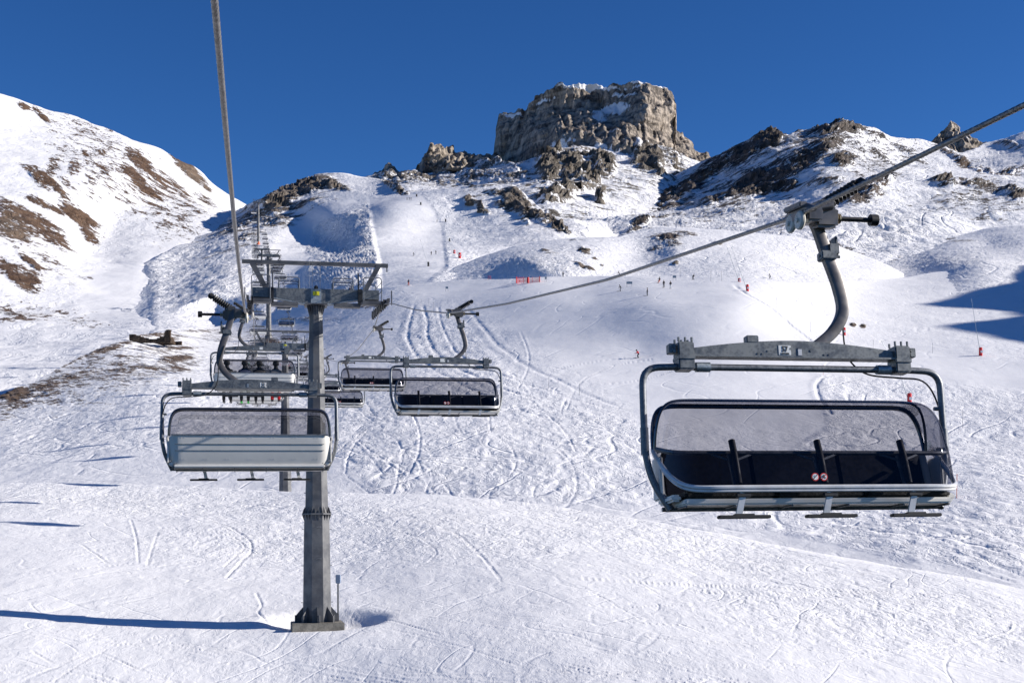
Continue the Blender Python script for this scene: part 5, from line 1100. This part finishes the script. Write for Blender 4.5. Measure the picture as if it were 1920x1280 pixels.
# ---------------- snow lances, posts, nets, signs ----------------
def lance(px, py, tx, ty, label, pad=True, h=1.6, r=.34, dark=False, pole=True, band=True):
    p = ground_at(px, py); root = thing('snow_lance', label, 'snow lance', (p.x, p.y, p.z - .15), 0, 'snow lances beside the pistes')
    if pad:
        m = MB(); m.tube([(0, 0, 0), (0, 0, .06), (0, 0, h), (0, 0, h + .12)], [r * .94, r, r * .96, r * .5], 12); A_ = m.build('crash_pad', M_black if dark else M_red, root)
        if band: m = MB(); m.box((.05, -r * 1.0, h * .55), (r * .55, .015, .22)); m.build('label', M_white, A_)
    if pole:
        e = Vector(((tx - px) / F * p.y, -0.3, (py - ty) / F * p.y)); m = MB(); m.tube([(0, 0, .2), e * .5, e], [.05, .038, .028], 6); m.tube([e, e + e.normalized() * .35], .06, 6); m.build('pole', M_galv2, root)
    return root
lance(1386, 528, 1364, 466, 'snow lance with low red base on the bench, left one of two', h=.9)
lance(1402, 546, 1373, 466, 'snow lance with tall red pad on the bench, right one of two')
lance(1583, 628, 1571, 590, 'red-padded snow lance right of the hanger arm of chair 57')
lance(1706, 756, 1688, 702, 'red-padded snow lance partly hidden behind the top rim of the largest bubble')
lance(1838, 667, 1820, 563, 'red-padded snow lance with tall thin pole near the right edge')
lance(862, 484, 835, 432, 'bright red padded lance at the foot of the steep piste, right one of two', h=2.4, r=.6)
lance(851, 475, 826, 420, 'red-padded lance at the foot of the steep piste, left one of two', h=1.6, r=.5)
lance(842, 452, 838, 430, 'dark padded lance on the right edge of the steep piste', h=1.8, r=.45, dark=True, band=False)
lance(803, 499, 788, 450, 'dark padded lance below the steep piste', h=1.8, r=.4, dark=True, band=False)
lance(788, 384, 786, 376, 'dark padded post near the top of the steep piste', h=1.8, r=.5, dark=True, band=False)
lance(781, 369, 768, 340, 'snow lance at the top of the steep piste with left-leaning pole, left one', h=1.8, r=.5, dark=True, band=False)
lance(808, 357, 800, 333, 'snow lance on the crest above the steep piste, right one', pad=False)
lance(836, 416, 826, 378, 'dark padded lance halfway up the steep piste', h=1.9, r=.4, dark=True, band=False)
lance(1662, 654, 1653, 640, 'thin lance tip showing above the right clamp of chair 57', pad=False)
for i, (px, py, h, col, lb) in enumerate([(1455, 577, 2.2, 0, 'thin piste marker pole on the slope left of the hanger arm'), (1520, 622, 2.2, 0, 'thin piste marker pole just left of the hanger bend'), (1637, 656, 2.0, 0, 'thin marker pole above the beam of chair 57'), (1749, 662, 2.0, 0, 'thin marker pole right of the beam end of chair 57'),
        (1544, 701, 1.6, 1, 'orange-tipped marker pole below the beam of chair 57'), (1804, 803, 2.4, 0, 'thin marker pole right of the frame of chair 57'), (1275, 520, 2.6, 0, 'thin marker pole on the bench right of the skier group'), (1333, 528, 2.6, 0, 'left one of a pair of thin marker poles on the bench'), (1353, 527, 2.6, 0, 'right one of a pair of thin marker poles on the bench'),
        (1028, 729, 1.8, 0, 'thin marker pole on the piste edge right of the second chair, nearer one'), (969, 713, 1.8, 0, 'thin marker pole on the piste edge beside the frame of the second chair'), (1087, 741, 1.8, 0, 'thin marker pole on the piste edge left of chair 57'), (790, 576, 2.4, 0, 'leftmost of three thin poles above the snowcat trail'), (803, 576, 2.4, 0, 'middle one of three thin poles above the snowcat trail'), (812, 584, 2.4, 0, 'rightmost of three thin poles above the snowcat trail'),
        (1793, 934, 2.2, 2, 'orange-red pole standing at the lower right of the largest bubble'), (562, 532, 2.5, 0, 'thin pole on the slope above the left railing of the pylon'), (383, 500, 3.0, 0, 'thin pole at the edge of the shaded valley slope')]):
    p = ground_at(px, py); m = MB(); m.tube([(0, 0, -.2), (.03, 0, h)], .022 if col < 2 else .03, 6); o = m.build('marker_pole', [M_tube, M_orange, M_orange][col]); o.location = p; tag(o, lb, 'marker pole', 'piste marker poles')
# red safety net enclosure with padded cylinder
M_net = NT('red_net'); _t = M_net.n('ShaderNodeBsdfTransparent'); _d = M_net.n('ShaderNodeBsdfDiffuse'); _d.inputs[0].default_value = (.62, .05, .05, 1); _mx = M_net.n('ShaderNodeMixShader'); _co = M_net.n('ShaderNodeTexCoord').outputs['Object']
_wv = M_net.n('ShaderNodeTexWave'); _wv.inputs['Scale'].default_value = 1.6; _wv.inputs['Distortion'].default_value = 2.0; M_net.l(_co, _wv.inputs[0]); M_net.l(M_net.ramp(_wv.outputs['Fac'], .4, .8, .03, .45), _mx.inputs[0]); M_net.l(_t.outputs[0], _mx.inputs[1]); M_net.l(_d.outputs[0], _mx.inputs[2]); M_net.l(_mx.outputs[0], M_net.out.inputs[0]); M_net = M_net.m
p = ground_at(990, 531); k = p.y / F
nr = thing('safety_net', 'red net fence enclosure with bright red corner posts at the back of the bench', 'safety net', p)
m = MB()
for a, b in (((-22, 0), (-8, .8)), ((-8, .8), (8, .9)), ((8, .9), (22, 0)), ((-22, 0), (-16, 6)), ((-16, 6), (16, 6)), ((16, 6), (22, 0))):
    a = Vector((a[0] * k, a[1], 0)); b = Vector((b[0] * k, b[1], 0)); m.beam(a + Vector((0, 0, 1.0)), b + Vector((0, 0, 1.0)), .01, 1.5)
m.build('net', M_net, nr)
for x_, y_ in ((-22, 0), (22, 0), (-16, 6), (16, 6), (-8, .8), (8, .9)):
    m = MB(); m.tube([(x_ * k, y_, 0), (x_ * k, y_, 1.9)], .10 if abs(x_) == 22 else .04, 6); m.build('post', M_red, nr)
m = MB(); m.tube([(0, 0, 0), (0, 0, 1.5)], .33, 12); m.tube([(0, 0, 1.5), (0, 0, 1.58)], .25, 12); o = m.build('padded_drum', M_red); o.location = p + Vector((0, -.6, 0)); tag(o, 'bright red padded cylinder standing in front of the red net', 'padded drum')
p = ground_at(918, 522); nn = thing('net_stake', 'small red stakes with net remnant at the back left of the bench', 'net stake', p); m = MB()
for x_ in (-.45, -.1, .35): m.tube([(x_, 0, 0), (x_ * .8, 0, 1.1)], .06, 6)
m.build('stake', M_red, nn)
for px, py, w_, lb in ((1180, 538, 1.45, 'wide grey banner panel standing on the bench among the skiers'), (1264, 526, .9, 'pale small panel behind the right end of the skier group'), (838, 546, .75, 'small square grey panel on the bench above the snowcat trail'), (1024, 528, .5, 'small grey box panel right of the red net')):
    p = ground_at(px, py); b = thing('banner', lb, 'banner', p, 0, 'small panels on the bench'); m = MB(); m.box((0, 0, 1.0), (w_ / 2, .03, .30), bev=.01); m.build('panel', M_galv2, b)
    m = MB(); [m.tube([(s_ * w_ * .42, 0, -.1), (s_ * w_ * .42, 0, 1.3)], .03, 6) for s_ in (-1, 1)]; m.build('post', M_tube, b)
# ruined stone hut on the left rise
M_stone = snow_mat('ruin_stone', 1.2, 0.0, rocka=(0.05, 0.04, 0.03), rockb=(0.20, 0.15, 0.11))
def ruin():
    p = ground_at(250, 640); k = p.y / F; rs = np.random.RandomState(5); m = MB()
    line = [(-4, 0, 15), (8, 1, 13), (20, 0, 9), (30, 2, 6), (42, 2, 6), (50, 1, 8), (58, 0, 10), (63, 0, 22), (68, 0, 23)]
    xs = np.arange(-4, 68.5, .8); hh = np.interp(xs, [l[0] for l in line], [l[2] for l in line])
    def col(x, y, h, w_=.32):
        h = max(.5, h) * k
        for q in range(int(h / .28) + 1): m.box(tuple(Vector((x * k + rs.uniform(-.06, .06), y + rs.uniform(-.12, .12), -1.2 + q * .28 + 1.0)) + Vector((0, 0, 0))), (w_ * rs.uniform(.8, 1.3), .40 * rs.uniform(.8, 1.2), .17), Matrix.Rotation(rs.uniform(-.15, .15), 3, 'Y'), bev=.05)
    for x, h in zip(xs, hh): col(x, 0, h - rs.uniform(0, 3))
    for y in np.arange(.4, 6, .45): col(-2 + y * 2, y, 9 - rs.uniform(0, 4)); col(65, y, 14 - y * 1.5 - rs.uniform(0, 3))
    for x in xs[::2]: col(x + 8, 6, 8 + rs.uniform(-3, 1) - abs(x - 30) * .08)
    o = m.build('stone_ruin', M_stone, smooth=False); o.location = p; o.rotation_euler = (0, 0, 0); a = o.data.attributes.new('rock', 'FLOAT', 'POINT'); a.data.foreach_set('value', [1.3] * len(o.data.vertices)); a = o.data.attributes.new('brown', 'FLOAT', 'POINT'); a.data.foreach_set('value', [.4] * len(o.data.vertices))
    tag(o, 'dark broken stone walls of a ruined hut on the snowy rise at the left', 'ruined hut')
ruin()
# loose boulders
def boulder(px, py, sx, sz, label, seed):
    p = ground_at(px, py); k = p.y / F; bm = bmesh.new(); bmesh.ops.create_icosphere(bm, subdivisions=4, radius=1)
    V = np.array([v.co[:] for v in bm.verts]); n_ = fbm(V[:, 0] * 1.3 + seed, V[:, 1] * 1.3, V[:, 2] * 1.3, 4); n2 = fbm(V[:, 0] * 3, V[:, 1] * 3 + seed, V[:, 2] * 3, 3, .5, True)
    V = V * (1 + .45 * n_ + .12 * n2)[:, None] * np.array([sx * k, sx * k * .7, sz * k])
    for v, c in zip(bm.verts, V): v.co = c
    me = bpy.data.meshes.new('boulder'); bm.to_mesh(me); bm.free(); me.polygons.foreach_set('use_smooth', [True] * len(me.polygons))
    a = me.attributes.new('rock', 'FLOAT', 'POINT'); a.data.foreach_set('value', [1.1] * len(me.vertices))
    o = newobj('boulder', me, M_boul); o.location = p; tag(o, label, 'boulder', 'boulders sticking out of the snow')
M_boul = snow_mat('boulder_rock', 4.0, 0.0, rocka=(0.09, 0.075, 0.06), rockb=(0.30, 0.26, 0.21))
for i, a in enumerate([(886, 382, 13, 6, 'grey boulder on the white slope right of the steep piste, upper one'), (905, 396, 10, 5, 'grey boulder on the white slope right of the steep piste, lower one'), (1125, 384, 9, 11, 'lone upright boulder in the snow below the big rock peak'), (1345, 458, 7, 3, 'dark flat boulder on top of the white hummock under the rope'),
        (1598, 608, 4, 2, 'small dark rock right of the hanger arm, left one of two'), (1617, 611, 5, 2.4, 'small dark rock right of the hanger arm, right one of two'), (1096, 470, 11, 3.5, 'flat dark boulder on the white hummock'), (1266, 494, 5, 2.5, 'small dark rock low on the white hummock'), (1097, 292, 9, 8, 'pale block at the foot of the rock peak, left one'), (1113, 290, 8, 8, 'pale block at the foot of the rock peak, right one')]):
    boulder(*a[:4], a[4], i * 3.7)
